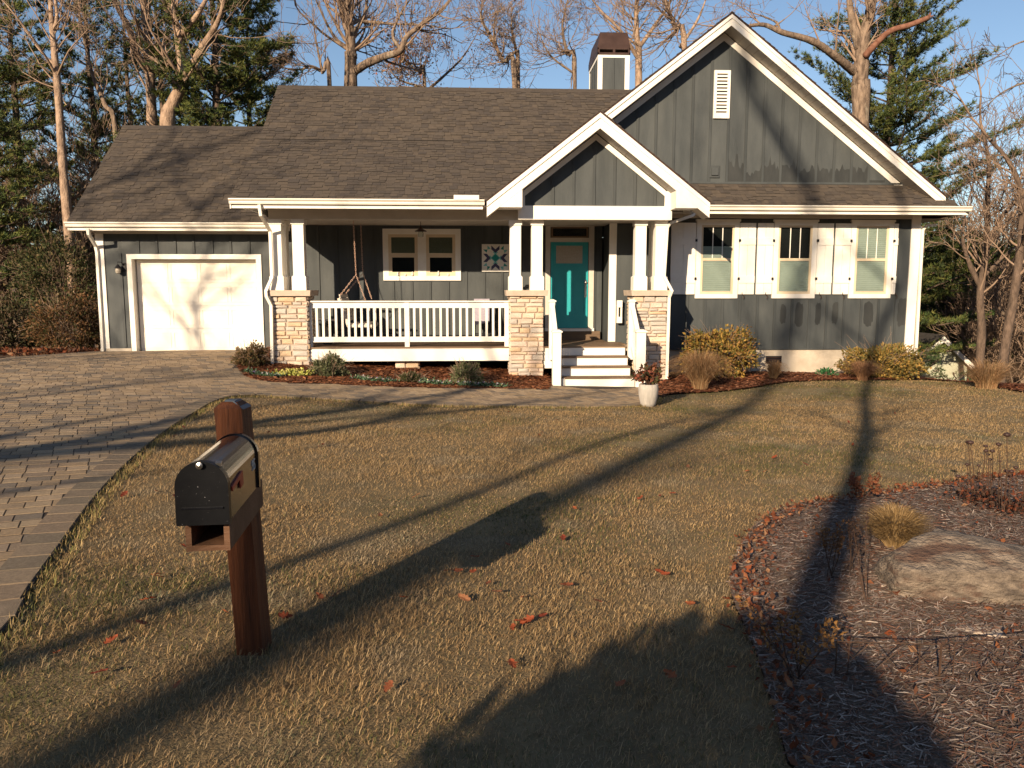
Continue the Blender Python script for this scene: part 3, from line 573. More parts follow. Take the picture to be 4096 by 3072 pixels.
# shingles: the 300 nearest are single pieces, the rest one mesh per roof
SHS.sort(key=lambda s: np.linalg.norm(s[2]-CAM)+(8 if s[0] in (r3, r5) else 0))
rest = {}
for i, (par, A, o) in enumerate(SHS):
    if i < 300:
        ob = link('shingle', sh_me, par); ob.matrix_basis = Matrix([[*A[r], o[r]] for r in range(3)]+[[0, 0, 0, 1]])
    else:
        rest.setdefault(par, []).append(SU@A.T+o)
for par, L in rest.items():
    mb = MB(); mb.v = [tuple(p) for p in np.concatenate(L)]; n = len(SU)
    for i in range(len(L)): mb.f += [tuple(i*n+j for j in f) for f in unit.f]; mb.c += [R.random()]*len(unit.f)
    ob = mb.build('shingles', M['shingle'], par, kind='stuff'); ob.data.materials.append(M['felt']); ob.data.polygons.foreach_set('material_index', [1 if i % 4 == 0 else 0 for i in range(len(mb.f))])
# chimney -------------------------------------------------------------
cx0, cx1, cy0, cy1, cz = XX(2393, 300, 21.4), XX(2515, 300, 21.4), 21.4, 23.0, ZZ(2450, 222, 21.4)
ch = part('chimney', MB().box(cx0, cx1, cy0, cy1, 5.5, cz), 'siding')
for a, b, c, d in ((cx0-.012, cx0+.11, cy0-.012, cy0+.11), (cx1-.11, cx1+.012, cy0-.012, cy0+.11), (cx0-.012, cx0+.11, cy1-.1, cy1+.012)): boxpart('corner_board', 'trim', a, b, c, d, 5.6, cz-.06, par=ch)
boxpart('trim_band', 'trim', cx0-.016, cx1+.016, cy0-.016, cy1+.016, cz-.06, cz+.01, par=ch); boxpart('batten', 'batten', (cx0+cx1)/2-.02, (cx0+cx1)/2+.02, cy0-.02, cy0-.001, 5.6, cz-.06, par=ch)
for i in range(3): boxpart('batten', 'batten', cx0-.02, cx0-.001, cy0+.4+i*.38, cy0+.44+i*.38, 5.6, cz-.06, par=ch)
ct = ZZ(2450, 134, 21.6)
cap = MB(); a, b, c, d = cx0-.03, cx1+.03, cy0-.03, cy1+.03
cap.box(a, b, c, c+.03, cz+.02, cz+.07).box(a, b, c, c+.03, cz+.15, cz+.19).box(a, a+.03, c, d, cz+.02, cz+.19).box(b-.03, b, c, d, cz+.02, cz+.19).box(a, b, d-.03, d, cz+.02, cz+.19)
for xx in (a, (a+b)/2-.03, b-.06): cap.box(xx, xx+.06, c+.002, c+.028, cz+.07, cz+.15)
m1 = [(a, c, cz+.19), (b, c, cz+.19), (b, d, cz+.19), (a, d, cz+.19)]; m2 = [(a+.07, c+.09, ct-.03), (b-.07, c+.09, ct-.03), (b-.07, d-.09, ct-.03), (a+.07, d-.09, ct-.03)]; m3 = [(p[0]*.9+(a+b)/2*.1, p[1]*.94+(c+d)/2*.06, ct) for p in m2]
cap.hexa(m1+m2).hexa(m2+m3); part('chimney_cap', cap, 'bronze', ch); boxpart('flue', 'steel', (a+b)/2+.02, (a+b)/2+.2, c+.2, c+.4, cz, cz+.19, par=ch)
# gable vent and the little square vent ---------------------------------
vx0, vx1, vz0, vz1 = XX(2853, 400, YR), XX(2918, 380, YR), ZZ(2886, 475, YR), ZZ(2886, 283, YR)
gvn = part('gable_vent', MB().box(vx0, vx0+.06, YR-.05, YR, vz0, vz1).box(vx1-.06, vx1, YR-.05, YR, vz0, vz1).box(vx0+.06, vx1-.06, YR-.05, YR, vz0, vz0+.08).box(vx0+.06, vx1-.06, YR-.05, YR, vz1-.07, vz1), 'trim')
boxpart('backing', 'dark', vx0+.06, vx1-.06, YR-.006, YR-.002, vz0+.08, vz1-.07, par=gvn)
ns = 12; hh = (vz1-vz0-.15)/ns
for i in range(ns):
    z = vz0+.08+i*hh; part('slat', MB().hexa([(vx0+.06, YR-.045, z), (vx1-.06, YR-.045, z), (vx1-.06, YR-.008, z+hh*.55), (vx0+.06, YR-.008, z+hh*.55), (vx0+.06, YR-.045, z+.035), (vx1-.06, YR-.045, z+.035), (vx1-.06, YR-.008, z+hh*.55+.012), (vx0+.06, YR-.008, z+hh*.55+.012)]), 'trim', gvn)
qx0, qx1, qz0, qz1 = XX(2835, 690, YR), XX(2877, 690, YR), ZZ(2855, 711, YR), ZZ(2855, 663, YR)
sv_ = boxpart('wall_vent', 'batten', qx0, qx1, YR-.03, YR, qz0, qz1); part('hood', MB().hexa([(qx0+.05, YR-.06, qz0+.05), (qx1-.04, YR-.06, qz0+.05), (qx1-.04, YR-.031, qz0+.05), (qx0+.05, YR-.031, qz0+.05), (qx0+.05, YR-.04, qz1-.05), (qx1-.04, YR-.04, qz1-.05), (qx1-.04, YR-.031, qz1-.05), (qx0+.05, YR-.031, qz1-.05)]), 'batten', sv_)
# windows ----------------------------------------------------------------
def rect_frame(x0, x1, z0, z1, t, y0, y1, tb=None):
    tb = tb or t
    return MB().box(x0, x0+t, y0, y1, z0, z1).box(x1-t, x1, y0, y1, z0, z1).box(x0+t, x1-t, y0, y1, z0, z0+tb).box(x0+t, x1-t, y0, y1, z1-t, z1)
def blind(par, x0, x1, z0, z1, Y):
    b = MB(); n = max(2, int((z1-z0)/.045))
    for i in range(n):
        z = z0+(z1-z0)*i/n; b.hexa([(x0, Y, z+.004), (x1, Y, z+.004), (x1, Y+.012, z-.004), (x0, Y+.012, z-.004), (x0, Y, z+.038), (x1, Y, z+.038), (x1, Y+.012, z+.046), (x0, Y+.012, z+.046)])
    part('blind', b, 'blind', par)
for i, (x0, x1) in enumerate(wins):
    wn = part('window', rect_frame(x0, x1, WZ0, WZ1, .115, YR-.045, YR-.001, .10), 'trim')
    boxpart('head_moulding', 'trim', x0-.02, x1+.02, YR-.06, YR-.002, WZ1-.03, WZ1+.02, par=wn)
    a, b, c, d = x0+.115, x1-.115, WZ0+.10, WZ1-.115; md = c+(d-c)*.505
    boxpart('backing', 'dark', a, b, YR-.0085, YR-.004, c, d, par=wn)
    part('sash', rect_frame(a, b, c, md+.02, .05, YR-.040, YR-.016, .06), 'tan' if i else 'tan', wn); part('sash', rect_frame(a, b, md-.015, d, .045, YR-.032, YR-.010), 'tan', wn)
    boxpart('pane', 'glass', a+.05, b-.05, YR-.027, YR-.025, c+.06, md-.03, par=wn)
    ga, gb = a+.045, b-.045; w3 = (gb-ga)/3
    for k in range(3): boxpart('pane', 'glass', ga+k*w3+.006, ga+(k+1)*w3-.006, YR-.024, YR-.022, md+.03, d-.045, par=wn)
    for k in (1, 2): boxpart('muntin', 'trim', ga+k*w3-.009, ga+k*w3+.009, YR-.03, YR-.014, md+.03, d-.045, par=wn)
    blind(wn, a+.05, b-.05, c+.06, md-.03, YR-.021)
    if i == 2: blind(wn, ga, gb, md+.03, d-.045, YR-.021)
    if i == 0: blind(wn, ga, gb, md+.03, md+.3, YR-.021)
# shutters: two boards, two battens, hinges, shutter dog
SZ0, SZ1 = ZZ(3100, 1177, YR), ZZ(3100, 893, YR)
def shutter(x0, x1, side):
    s = boxpart('shutter', 'trim', x0+.002, x1-.002, YR-.03, YR-.022, SZ0+.002, SZ1-.002); n = 2; wd = (x1-x0)/n
    for k in range(n): boxpart('board', 'trim', x0+k*wd+.003, x0+(k+1)*wd-.003, YR-.047, YR-.031, SZ0, SZ1, par=s)
    for z in (SZ0+.34, SZ1-.42): boxpart('ledge', 'trim', x0+.004, x1-.004, YR-.066, YR-.048, z-.08, z+.08, par=s)
    for z in (SZ0+.36, SZ1-.40): boxpart('hinge', 'black', (x0 if side < 0 else x1)-.025, (x0 if side < 0 else x1)+.025, YR-.072, YR-.050, z-.03, z+.03, par=s)
    dx_ = x1-.12 if side > 0 else x0+.12
    if x0 > 5.3:
        t = np.linspace(0, 1, 9); part('shutter_dog', MB().tube([(dx_+.03*math.sin(a*5.4), YR-.06, SZ0-.10+.14*a) for a in t], .008, 5), 'wire', s)
for i, (x0, x1) in enumerate(wins):
    gapl = .02; wsh = .60
    lim = [4.35, (wins[0][1]+wins[1][0])/2, (wins[1][1]+wins[2][0])/2, 9.92]
    shutter(lim[i]+(.02 if i else .2), x0-.01, 1); shutter(x1+.01, lim[i+1]-(.02 if i < 2 else 0), -1)
# porch double window
px0, px1, pz0, pz1 = XX(1534, 1100, YB), XX(1844, 1100, YB), ZZ(1690, 1122, YB), 3.42
wn = part('window', rect_frame(px0, px1, pz0, pz1, .13, YB-.04, YB+.001, .11), 'trim'); pm_ = (px0+px1)/2
boxpart('mullion', 'trim', pm_-.1, pm_+.1, YB-.042, YB, pz0+.11, pz1-.13, par=wn)
for a, b in ((px0+.13, pm_-.1), (pm_+.1, px1-.13)):
    c, d = pz0+.11, pz1-.13; md = c+(d-c)*.5
    boxpart('backing', 'dark', a, b, YB-.004, YB-.0005, c, d, par=wn)
    part('sash', rect_frame(a, b, c, md+.03, .085, YB-.036, YB-.014, .09), 'tan', wn); part('sash', rect_frame(a, b, md-.02, d, .07, YB-.030, YB-.006), 'tan', wn)
    boxpart('pane', 'glass', a+.085, b-.085, YB-.022, YB-.020, c+.09, md-.055, par=wn); boxpart('pane', 'glass', a+.07, b-.07, YB-.017, YB-.015, md+.05, d-.07, par=wn)
    boxpart('roller_shade', 'shade', a+.07, b-.07, YB-.0075, YB-.0055, md+.05, d-.07, par=wn)
WIN_SILL = (px0+.13, px1-.13, pz0+.2)
# stone piers -------------------------------------------------------------
st = []
for k in range(5):
    q = MB(); r_ = lambda: R.uniform(-.03, .03)
    f = [(-.46+r_(), 0, -.4+r_()*2), (.46+r_(), 0, -.4+r_()*2), (.46+r_(), 0, .4+r_()*2), (-.46+r_(), 0, .4+r_()*2)]
    fr = [(p[0]*.9, -1+R.uniform(-.35, .2), p[2]*.8) for p in f]; bk = [(p[0]*1.05, .6, p[2]*1.15) for p in f]
    q.add(bk+[(p[0], -.45, p[2]*1.1) for p in f]+fr+[(R.uniform(-.15, .15), -1.2+R.uniform(-.2, .2), R.uniform(-.1, .1))],
          [(i, (i+1) % 4, 4+(i+1) % 4, 4+i) for i in range(4)]+[(4+i, 4+(i+1) % 4, 8+(i+1) % 4, 8+i) for i in range(4)]+[(8+i, 8+(i+1) % 4, 12) for i in range(4)])
    st.append(q.mesh('stone', M['stone']))
def lay(par, O, u, nrm, Wd, z0, z1):                  # ledge stones on one face, O at its left foot
    z = z0
    while z < z1-.03:
        h = min(R.choice((.065, .085, .10, .125)), z1-z); a = 0
        if z1-z-h < .04: h = z1-z
        while a < Wd-.02:
            l = R.uniform(.16, .42)
            if Wd-a-l < .1: l = Wd-a
            c = np.array(O)+np.array(u)*(a+l/2); o = link('stone', R.choice(st), par); dpt = R.uniform(.022, .036)
            o.matrix_basis = Matrix(((u[0]*(l-.004), -nrm[0]*dpt, 0, c[0]+nrm[0]*.004), (u[1]*(l-.004), -nrm[1]*dpt, 0, c[1]+nrm[1]*.004), (0, 0, h-.003, z+h/2), (0, 0, 0, 1)))
            a += l
        z += h
def pier(x0, x1, z0, z1, y0, y1, sides):
    p = part('stone_pier', MB().box(x0+.03, x1-.03, y0+.03, y1-.02, z0-.3, z1), 'mortar')
    lay(p, (x0, y0+.03, 0), (1, 0, 0), (0, -1, 0), x1-x0, z0, z1)
    if 'R' in sides: lay(p, (x1-.03, y0, 0), (0, 1, 0), (1, 0, 0), y1-y0, z0, z1)
    if 'L' in sides: lay(p, (x0+.03, y1, 0), (0, -1, 0), (-1, 0, 0), y1-y0, z0, z1)
    return p
YD = YP+.74
CZ0, CZ1 = 1.855, 1.975
for (x0, x1, zb, sd) in ((-4.27, -3.49, .26, 'R'), (.75, 1.49, .04, 'L'), (3.42, 4.16, -.05, 'L')):
    p = pier(x0, x1, zb, CZ0, YP, YD, sd)
    part('cap_stone', MB().hexa([(x0-.06, YP-.07, CZ0+.001), (x1+.07, YP-.07, CZ0+.001), (x1+.07, YD+.07, CZ0+.001), (x0-.06, YD+.07, CZ0+.001), (x0-.075, YP-.085, CZ1), (x1+.085, YP-.085, CZ1), (x1+.085, YD+.085, CZ1), (x0-.075, YD+.085, CZ1)]), 'cap', p)
pier(XX(1580, 1470, 16.75), XX(1676, 1470, 16.75), .12, .455, 16.75, 17.2, 'R')
def column(x0, x1, y0):
    w_ = x1-x0; y1 = y0+w_
    c = part('column', MB().box(x0, x1, y0, y1, CZ1+.3, 3.36), 'trim')
    part('base', MB().box(x0-.03, x1+.03, y0-.03, y1+.03, CZ1, CZ1+.28).hexa([(x0-.03, y0-.03, CZ1+.28), (x1+.03, y0-.03, CZ1+.28), (x1+.03, y1+.03, CZ1+.28), (x0-.03, y1+.03, CZ1+.28), (x0, y0, CZ1+.31), (x1, y0, CZ1+.31), (x1, y1, CZ1+.31), (x0, y1, CZ1+.31)]), 'trim', c)
    part('capital', MB().box(x0-.02, x1+.02, y0-.02, y1+.02, 3.34, 3.438), 'trim', c)
yc = YP+.06
for a in (-4.235, -3.775, .765, 1.225, 3.44, 3.875): column(a, a+.235, yc)
column(-4.235, -4.0, yc+.42); column(3.875, 4.11, yc+.42)
# deck, skirt, steps
dk = part('porch_deck', MB().box(-4.2, 3.45, YP+.12, YB, DK-.1, DK-.026), 'mortar')
y = YP+.06; i = 0
while y < YB-.02:
    boxpart('deck_board', 'deck', -3.48 if y < YD+.02 else -4.2, (3.41 if y < YR-.1 else 3.12) if y > YD else 3.30, y, y+.136, DK-.025, DK+nudge(), par=dk); y += .14
part('porch_skirt', MB().box(-3.485, .745, YP+.085, YP+.115, .47, DK-.03), 'trim'); part('porch_skirt', MB().box(1.495, 1.70, YP+.085, YP+.115, .3, DK-.03), 'trim')
sp = part('porch_steps', MB().box(1.80, 1.84, 15.66, YP+.08, -.12, .18).box(3.24, 3.28, 15.66, YP+.08, -.12, .18), 'trim')
SX0, SX1 = 1.76, 3.27
for k in range(4):
    z1 = DK-.19*k; yk = YP+.09-.29*k
    boxpart('riser', 'trim', SX0+.01-(.02*(k == 3)), SX1-.01, yk-.02+.0, yk, z1-.19 if k < 3 else -.15, z1-.030, par=sp)
    if k: boxpart('tread', 'deck', SX0-.0-(.05 if k == 3 else 0), SX1+(.03 if k == 3 else 0), yk-.045, yk+.268, z1-.029, z1, par=sp)
def newel(par, x0, x1, y0, z0, z1):
    w_ = x1-x0
    n = boxpart('newel_post', 'trim', x0, x1, y0, y0+w_, z0, z1, par=par)
    part('post_cap', MB().box(x0-.022, x1+.022, y0-.022, y0+w_+.022, z1, z1+.03).hexa([(x0-.012, y0-.012, z1+.03), (x1+.012, y0-.012, z1+.03), (x1+.012, y0+w_+.012, z1+.03), (x0-.012, y0+w_+.012, z1+.03), (x0+.03, y0+.03, z1+.055), (x1-.03, y0+.03, z1+.055), (x1-.03, y0+w_-.03, z1+.055), (x0+.03, y0+w_-.03, z1+.055)]), 'trim', par)
for (xl0, xl1, xu0, xu1) in ((1.585, 1.755, 1.595, 1.715), (3.29, 3.48, 3.30, 3.42)):
    sr = part('stair_railing', MB().bar(((xl0+xl1)/2, 15.74, .98), ((xu0+xu1)/2, YP-.06, 1.70), .09, .05).bar(((xl0+xl1)/2, 15.74, .22), ((xu0+xu1)/2, YP-.06, .86), .05, .09), 'trim')
    newel(sr, xl0, xl1, 15.53, -.12, 1.13); newel(sr, xu0, xu1, YP-.11, .5, 1.73)
    for q in range(6):
        t = .16+q*.145; yy = 15.74+(YP-.06-15.74)*t; boxpart('baluster', 'trim', (xl0+xl1)/2-.018, (xl0+xl1)/2+.018, yy-.018, yy+.018, .24+.64*t, .97+.72*t, par=sr)
# porch railing
rl = part('porch_railing', MB().box(-3.50, .76, YP+.11, YP+.24, 1.725, 1.752), 'trim'); RY = YP+.155
boxpart('top_rail', 'trim', -3.49, .75, RY, RY+.045, 1.60, 1.724, par=rl); boxpart('bottom_rail', 'trim', -3.49, .75, RY, RY+.045, .875, .985, par=rl)
mx = XX(1628, 1300, RY)
boxpart('post', 'trim', mx-.05, mx+.05, RY-.012, RY+.07, DK, 1.724, par=rl); boxpart('post', 'trim', .655, .745, RY-.01, RY+.07, DK, 1.723, par=rl); boxpart('post', 'trim', -3.488, -3.44, RY-.01, RY+.07, DK, 1.723, par=rl)
for (a, b) in ((-3.44, mx-.05), (mx+.05, .655)):
    n = 14
    for i in range(n):
        x = a+(b-a)*(i+.75)/(n+.5); boxpart('baluster', 'trim', x-.024, x+.024, RY+.004, RY+.041, .984, 1.601, par=rl)
# short railing beside the wing corner
sr = part('side_railing', MB().box(3.30, 3.42, YR-.16, YR-.08, 1.58, 1.74).box(3.30, 3.42, YR-.16, YR-.08, 1.22, 1.36), 'trim')
boxpart('baluster', 'trim', 3.30, 3.335, YR-.15, YR-.09, 1.361, 1.579, par=sr); boxpart('baluster', 'trim', 3.385, 3.42, YR-.15, YR-.09, 1.361, 1.579, par=sr)
# front door --------------------------------------------------------------
dx0, dx1, dz0, dz1 = XX(2202, 1200, YB), XX(2350, 1200, YB), 1.06, 3.12
df = part('door_frame', MB().box(dx0-.13, dx0-.015, YB-.05, YB+.002, .98, 3.62).box(dx1+.015, dx1+.14, YB-.05, YB+.002, .98, 3.62).box(dx0-.015, dx1+.015, YB-.05, YB+.002, 3.12, 3.22).box(dx0-.015, dx1+.015, YB-.05, YB+.002, 3.48, 3.62), 'soffit')
boxpart('threshold', 'trim', dx0-.14, dx1+.15, YB-.12, YB-.001, .985, 1.05, par=df); boxpart('step', 'deck', dx0-.3, dx1+.3, YB-.1, YB-.0, DK, .984, par=df)
tw = part('transom_window', rect_frame(dx0+.01, dx1-.01, 3.221, 3.479, .035, YB-.035, YB-.005), 'deck', df); boxpart('transom_pane', 'glass', dx0+.045, dx1-.045, YB-.02, YB-.018, 3.256, 3.444, par=df); boxpart('backing', 'dark', dx0+.03, dx1-.03, YB-.004, YB-.001, 3.25, 3.45, par=df)
fd = boxpart('front_door', 'teal', dx0, dx1, YB-.03, YB-.002, dz0, dz1)
lx0, lx1, lz0, lz1 = XX(2223, 1020, YB), XX(2329, 1020, YB), ZZ(2276, 1054, YB), ZZ(2276, 983, YB)
part('lite_frame', rect_frame(lx0-.03, lx1+.03, lz0-.03, lz1+.03, .032, YB-.046, YB-.030), 'teal', fd); boxpart('door_lite', 'frost', lx0, lx1, YB-.038, YB-.0305, lz0, lz1, par=fd)
ww = dx1-dx0
for (a, b) in ((0, .10), (ww-.10, ww)): boxpart('stile', 'teal', dx0+a, dx0+b, YB-.042, YB-.031, dz0, lz0-.04, par=fd)
boxpart('rail', 'teal', dx0+.101, dx1-.101, YB-.042, YB-.031, dz0, dz0+.30, par=fd); boxpart('rail', 'teal', dx0+.101, dx1-.101, YB-.042, YB-.031, lz0-.2, lz0-.04, par=fd)
for k in range(3):
    a = dx0+.102+k*(ww-.204)/3; boxpart('plank', 'teal', a+.004, a+(ww-.204)/3-.004, YB-.037, YB-.031, dz0+.301, lz0-.201, par=fd)
hx = dx1-.06
part('door_handle', MB().tube([(hx, YB-.042, 2.12), (hx, YB-.085, 2.08), (hx, YB-.09, 1.95), (hx, YB-.085, 1.86), (hx, YB-.042, 1.83)], .011, 6).box(hx-.025, hx+.025, YB-.052, YB-.042, 1.80, 2.22), 'steel', fd)
part('knob', MB().lathe([(.0, 0), (.03, .01), (.034, .03), (.02, .05), (.0, .055)], (0, 0, 0), 10).xf(Matrix.Translation((hx, YB-.05, 2.16)) @ Matrix.Rotation(math.pi/2, 4, 'X')), 'steel', fd)
# wall sconce by the garage is a fitting of its own
sx, sz = XX(472, 1078, YB-.12), ZZ(472, 1078, YB-.12)
sc_ = thing('wall_lantern', 'small black wall lantern with clear glass left of the garage door', 'lantern', (sx, YB, sz))
part('back_plate', MB().box(sx+.04, sx+.14, YB-.02, YB, sz-.05, sz+.16), 'black', sc_); part('arm', MB().tube([(sx+.09, YB-.02, sz+.1), (sx+.07, YB-.1, sz+.17), (sx, YB-.12, sz+.17), (sx, YB-.12, sz+.1)], .012, 5), 'black', sc_)
part('shade', MB().lathe([(.012, .12), (.075, .04), (.08, .03), (.07, .03)], (sx, YB-.12, sz), 14), 'black', sc_); part('glass_globe', MB().lathe([(.045, .04), (.06, -.02), (.05, -.08), (.02, -.1)], (sx, YB-.12, sz), 14), 'frost', sc_)
# ------------------------------------------------------------------ mailbox
mz = .40; mbx, mby = -.955, 3.33
mail = thing('mailbox', 'black arched mailbox on a brown wooden post at the lawn edge', 'mailbox', (mbx, mby, mz))
rot = Matrix.Rotation(math.radians(-4), 4, 'Z'); TM = Matrix.Translation((mbx, mby, 0)) @ Matrix(((1, 0, -.045, .045*.4-.03), (0, 1, 0, 0), (0, 0, 1, 0), (0, 0, 0, 1))) @ rot
hw = .058; pt = 1.525
part('post', MB().box(-hw, hw, -hw, hw, mz-.3, pt-.025).hexa([(-hw, -hw, pt-.025), (hw, -hw, pt-.025), (hw, hw, pt-.025), (-hw, hw, pt-.025), (-hw+.025, -hw+.025, pt), (hw-.025, -hw+.025, pt), (hw-.025, hw-.025, pt), (-hw+.025, hw-.025, pt)]).xf(TM), 'wood', mail)
part('post_cap', MB().box(-hw+.035, hw-.035, -hw+.035, hw-.035, pt, pt+.006).hexa([(hw-.005, -hw+.01, pt-.018), (hw+.004, -hw+.01, pt-.03), (hw+.004, hw-.01, pt-.03), (hw-.005, hw-.01, pt-.018), (hw-.045, -hw+.02, pt+.004), (hw-.035, -hw+.02, pt+.004), (hw-.035, hw-.02, pt+.004), (hw-.045, hw-.02, pt+.004)]).xf(TM), 'cap_metal', mail)
# box axis runs from the door (front left) back to the post
A_ = aY(812, 1960, 2.66); B_ = aY(955, 1830, 3.20)
fz = float(aY(838, 2088, 2.66)[2]); ax = Vector((B_[0]-A_[0], B_[1]-A_[1], 0)); Lb = .50; ax.normalize(); sd = Vector((ax.y, -ax.x, 0)); o3 = Vector((A_[0], A_[1], fz))
def arch(hwid, hside, n=12): return [(-hwid, 0), (hwid, 0), (hwid, hside)]+[(hwid*math.cos(math.pi*k/n), hside+hwid*math.sin(math.pi*k/n)) for k in range(1, n)]+[(-hwid, hside)]
def loft(prof, t0, t1, dz=0.):
    b = MB(); n = len(prof); pts = [o3+ax*t+sd*u+Vector((0, 0, v+dz)) for t in (t0, t1) for u, v in prof]
    return b.add(pts, [tuple(range(n-1, -1, -1)), tuple(range(n, 2*n))]+[(i, (i+1) % n, n+(i+1) % n, n+i) for i in range(n)])
HW, HS = .083, .135
part('shell', loft(arch(HW, HS, 20), .004, Lb), 'enamel', mail, smooth=False)
dr = part('door', loft(arch(HW+.006, HS, 20), -.018, .012, -.006), 'enamel_door', mail)
part('door_rib', MB().bar(o3+ax*-.02+sd*-.07+Vector((0, 0, .055)), o3+ax*-.02+sd*.07+Vector((0, 0, .055)), .006, .006), 'enamel', dr)
part('door_pull', MB().lathe([(.0, 0), (.010, .002), (.012, .012), (.0, .016)], (0, 0, 0), 10).xf(Matrix.Translation(o3+ax*-.018+Vector((0, 0, HS+HW-.012))) @ Matrix.Rotation(math.pi/2, 4, 'X')), 'steel', dr)
part('back_rim', loft(arch(HW+.008, HS, 20), Lb-.02, Lb+.004, -.004), 'enamel', mail)
part('latch', MB().bar(o3+ax*.03+sd*.05+Vector((0, 0, HS+HW*.82)), o3+ax*-.0+sd*.055+Vector((0, 0, HS+HW*.80)), .02, .012), 'steel', mail)
s_ = HW+.004
part('flag', MB().bar(o3+ax*.04+sd*s_+Vector((0, 0, HS-.03)), o3+ax*.2+sd*s_+Vector((0, 0, HS-.01)), .005, .018).bar(o3+ax*.16+sd*s_+Vector((0, 0, HS-.035)), o3+ax*.21+sd*s_+Vector((0, 0, HS-.03)), .0045, .05), 'red', mail)
cu = bpy.data.curves.new('digits', 'FONT'); cu.body = '95'; cu.size = .062; cu.extrude = .001
tmp = bpy.data.objects.new('digits', cu); COL.objects.link(tmp); dg = bpy.context.evaluated_depsgraph_get(); me = bpy.data.meshes.new_from_object(tmp.evaluated_get(dg)); bpy.data.objects.remove(tmp)
me.transform(Matrix((( ax.x, 0, sd.x, 0), (ax.y, 0, sd.y, 0), (0, 1, 0, 0), (0, 0, 0, 1)))); me.transform(Matrix.Translation(o3+ax*(Lb-.115)+sd*(HW+.0015)+Vector((0, 0, HS-.05)))); me.materials.clear(); me.materials.append(M['digit'])
link('house_number', me, mail)
# wooden paper box under the mailbox
b0 = o3+ax*.03; hb = .115; wb = .075; nb = MB()
def wbx(t0, t1, u0, u1, v0, v1):
    return nb.add([o3+ax*t+sd*u+Vector((0, 0, v)) for v in (v0, v1) for t, u in ((t0, u0), (t0, u1), (t1, u1), (t1, u0))], [(3, 2, 1, 0), (4, 5, 6, 7), (0, 1, 5, 4), (1, 2, 6, 5), (2, 3, 7, 6), (3, 0, 4, 7)])
wbx(.03, .62, -wb, -wb+.02, -hb, -.003); wbx(.03, .62, wb-.02, wb, -hb, -.003); wbx(.031, .619, -wb+.02, wb-.02, -hb+.001, -hb+.021); wbx(.032, .618, -wb+.02, wb-.02, -.02, -.004); wbx(.60, .619, -wb+.02, wb-.02, -hb+.021, -.02)
part('paper_box', nb, 'wood2', mail)

# ------------------------------------------------------------------ foliage generators
def tubes_to(mb, path, r0, r1, n): 
    m = len(path); mb.tube(path, np.linspace(r0, r1, m), n, cap=False)
def rot_about(v, a, rng):
    v = v/np.linalg.norm(v); t = rng.normal(size=3); t -= v*(t@v); t /= np.linalg.norm(t); return math.cos(a)*v+math.sin(a)*t
def branch(mb, p, d, L, r, lvl, rng, up=.12, wob=.22, kids=(6, 5, 4), minr=.004, spread=(.5, 1.0), leaves=None):
    n = max(3, int(L/.35)+2) if lvl < 2 else 3; path = [p]; q = p.copy(); dd = d/np.linalg.norm(d)
    for i in range(n):
        dd = dd+rng.normal(size=3)*wob*.5+np.array((0, 0, up*.5)); dd /= np.linalg.norm(dd); q = q+dd*L/n; path.append(q)
    r1 = max(minr, r*.35); tubes_to(mb, path, r, r1, 5 if lvl == 0 else (4 if lvl == 1 else 3))
    if leaves is not None and lvl >= 2: leaves.append(path[-1])
    if lvl >= len(kids): return
    for k in range(kids[lvl]):
        t = rng.uniform(.25, 1.) if k else 1.; i = t*(len(path)-1); j = min(int(i), len(path)-2); pt_ = path[j]+(path[j+1]-path[j])*(i-j)
        base = path[j+1]-path[j]; nd = rot_about(base, rng.uniform(*spread), rng); rr = (r+(r1-r)*t)*rng.uniform(.5, .75)
        branch(mb, pt_, nd, L*rng.uniform(.35, .65), max(rr, minr), lvl+1, rng, up, wob, kids, minr, spread, leaves)
def smooth_path(pts, n=5):
    P_ = [np.array(p, float) for p in pts]; P_ = [2*P_[0]-P_[1]]+P_+[2*P_[-1]-P_[-2]]; out = []
    for i in range(1, len(P_)-2):
        for k in range(n):
            t = k/n; a, b, c, d = P_[i-1:i+3]; out.append(.5*(2*b+(c-a)*t+(2*a-5*b+4*c-d)*t*t+(3*b-3*c+d-a)*t**3))
    return out+[P_[-2]]
def bare_tree(name, label, limbs, seed, bark='bark', group=None, per=1.3, kids=(4, 4), Ltw=2.2, up=.12, leafcol=None, twig='twig', minr=.0065, cat='tree'):
    """limbs: list of (points, r0, r1); the first one starts at the ground"""
    rng = np.random.default_rng(seed); b = limbs[0][0][0]
    t = thing(name, label, cat, (b[0], b[1], H(b[0], b[1])), group); tm, cm = TB(), TB(); lv = []
    for li, (pts, r0, r1) in enumerate(limbs):
        path = smooth_path(pts); m = len(path); rad = np.linspace(r0, r1, m)*(1+.05*rng.normal(size=m)); tm.tube(path, rad, 9, cap=False)
        L = sum(np.linalg.norm(path[i+1]-path[i]) for i in range(m-1)); nb_ = int(L*per); st_ = .35 if li == 0 else .12
        for k in range(nb_):
            s = rng.uniform(st_, 1.); i = min(int(s*(m-1)), m-2); base = path[i+1]-path[i]
            d = rot_about(base, rng.uniform(.5, 1.2), rng); branch(cm, path[i], d, Ltw*rng.uniform(.5, 1.)*(1.15-.5*s), max(rad[i]*rng.uniform(.2, .4), .008), 0, rng, up, .25, kids, minr, leaves=lv)
        branch(cm, path[-1], path[-1]-path[-2], Ltw*.9, r1*.95, 0, rng, up, .2, kids, minr, leaves=lv)
    part('trunk', tm, bark, t, smooth=True); part('crown', cm, twig, t)
    if leafcol is not None and lv:
        pick = [lv[i] for i in rng.choice(len(lv), int(len(lv)*leafcol[1]), replace=False)]
        leafcloud('leaves', np.array(pick), leafcol[0], .07, 3, rng, t)
    return t
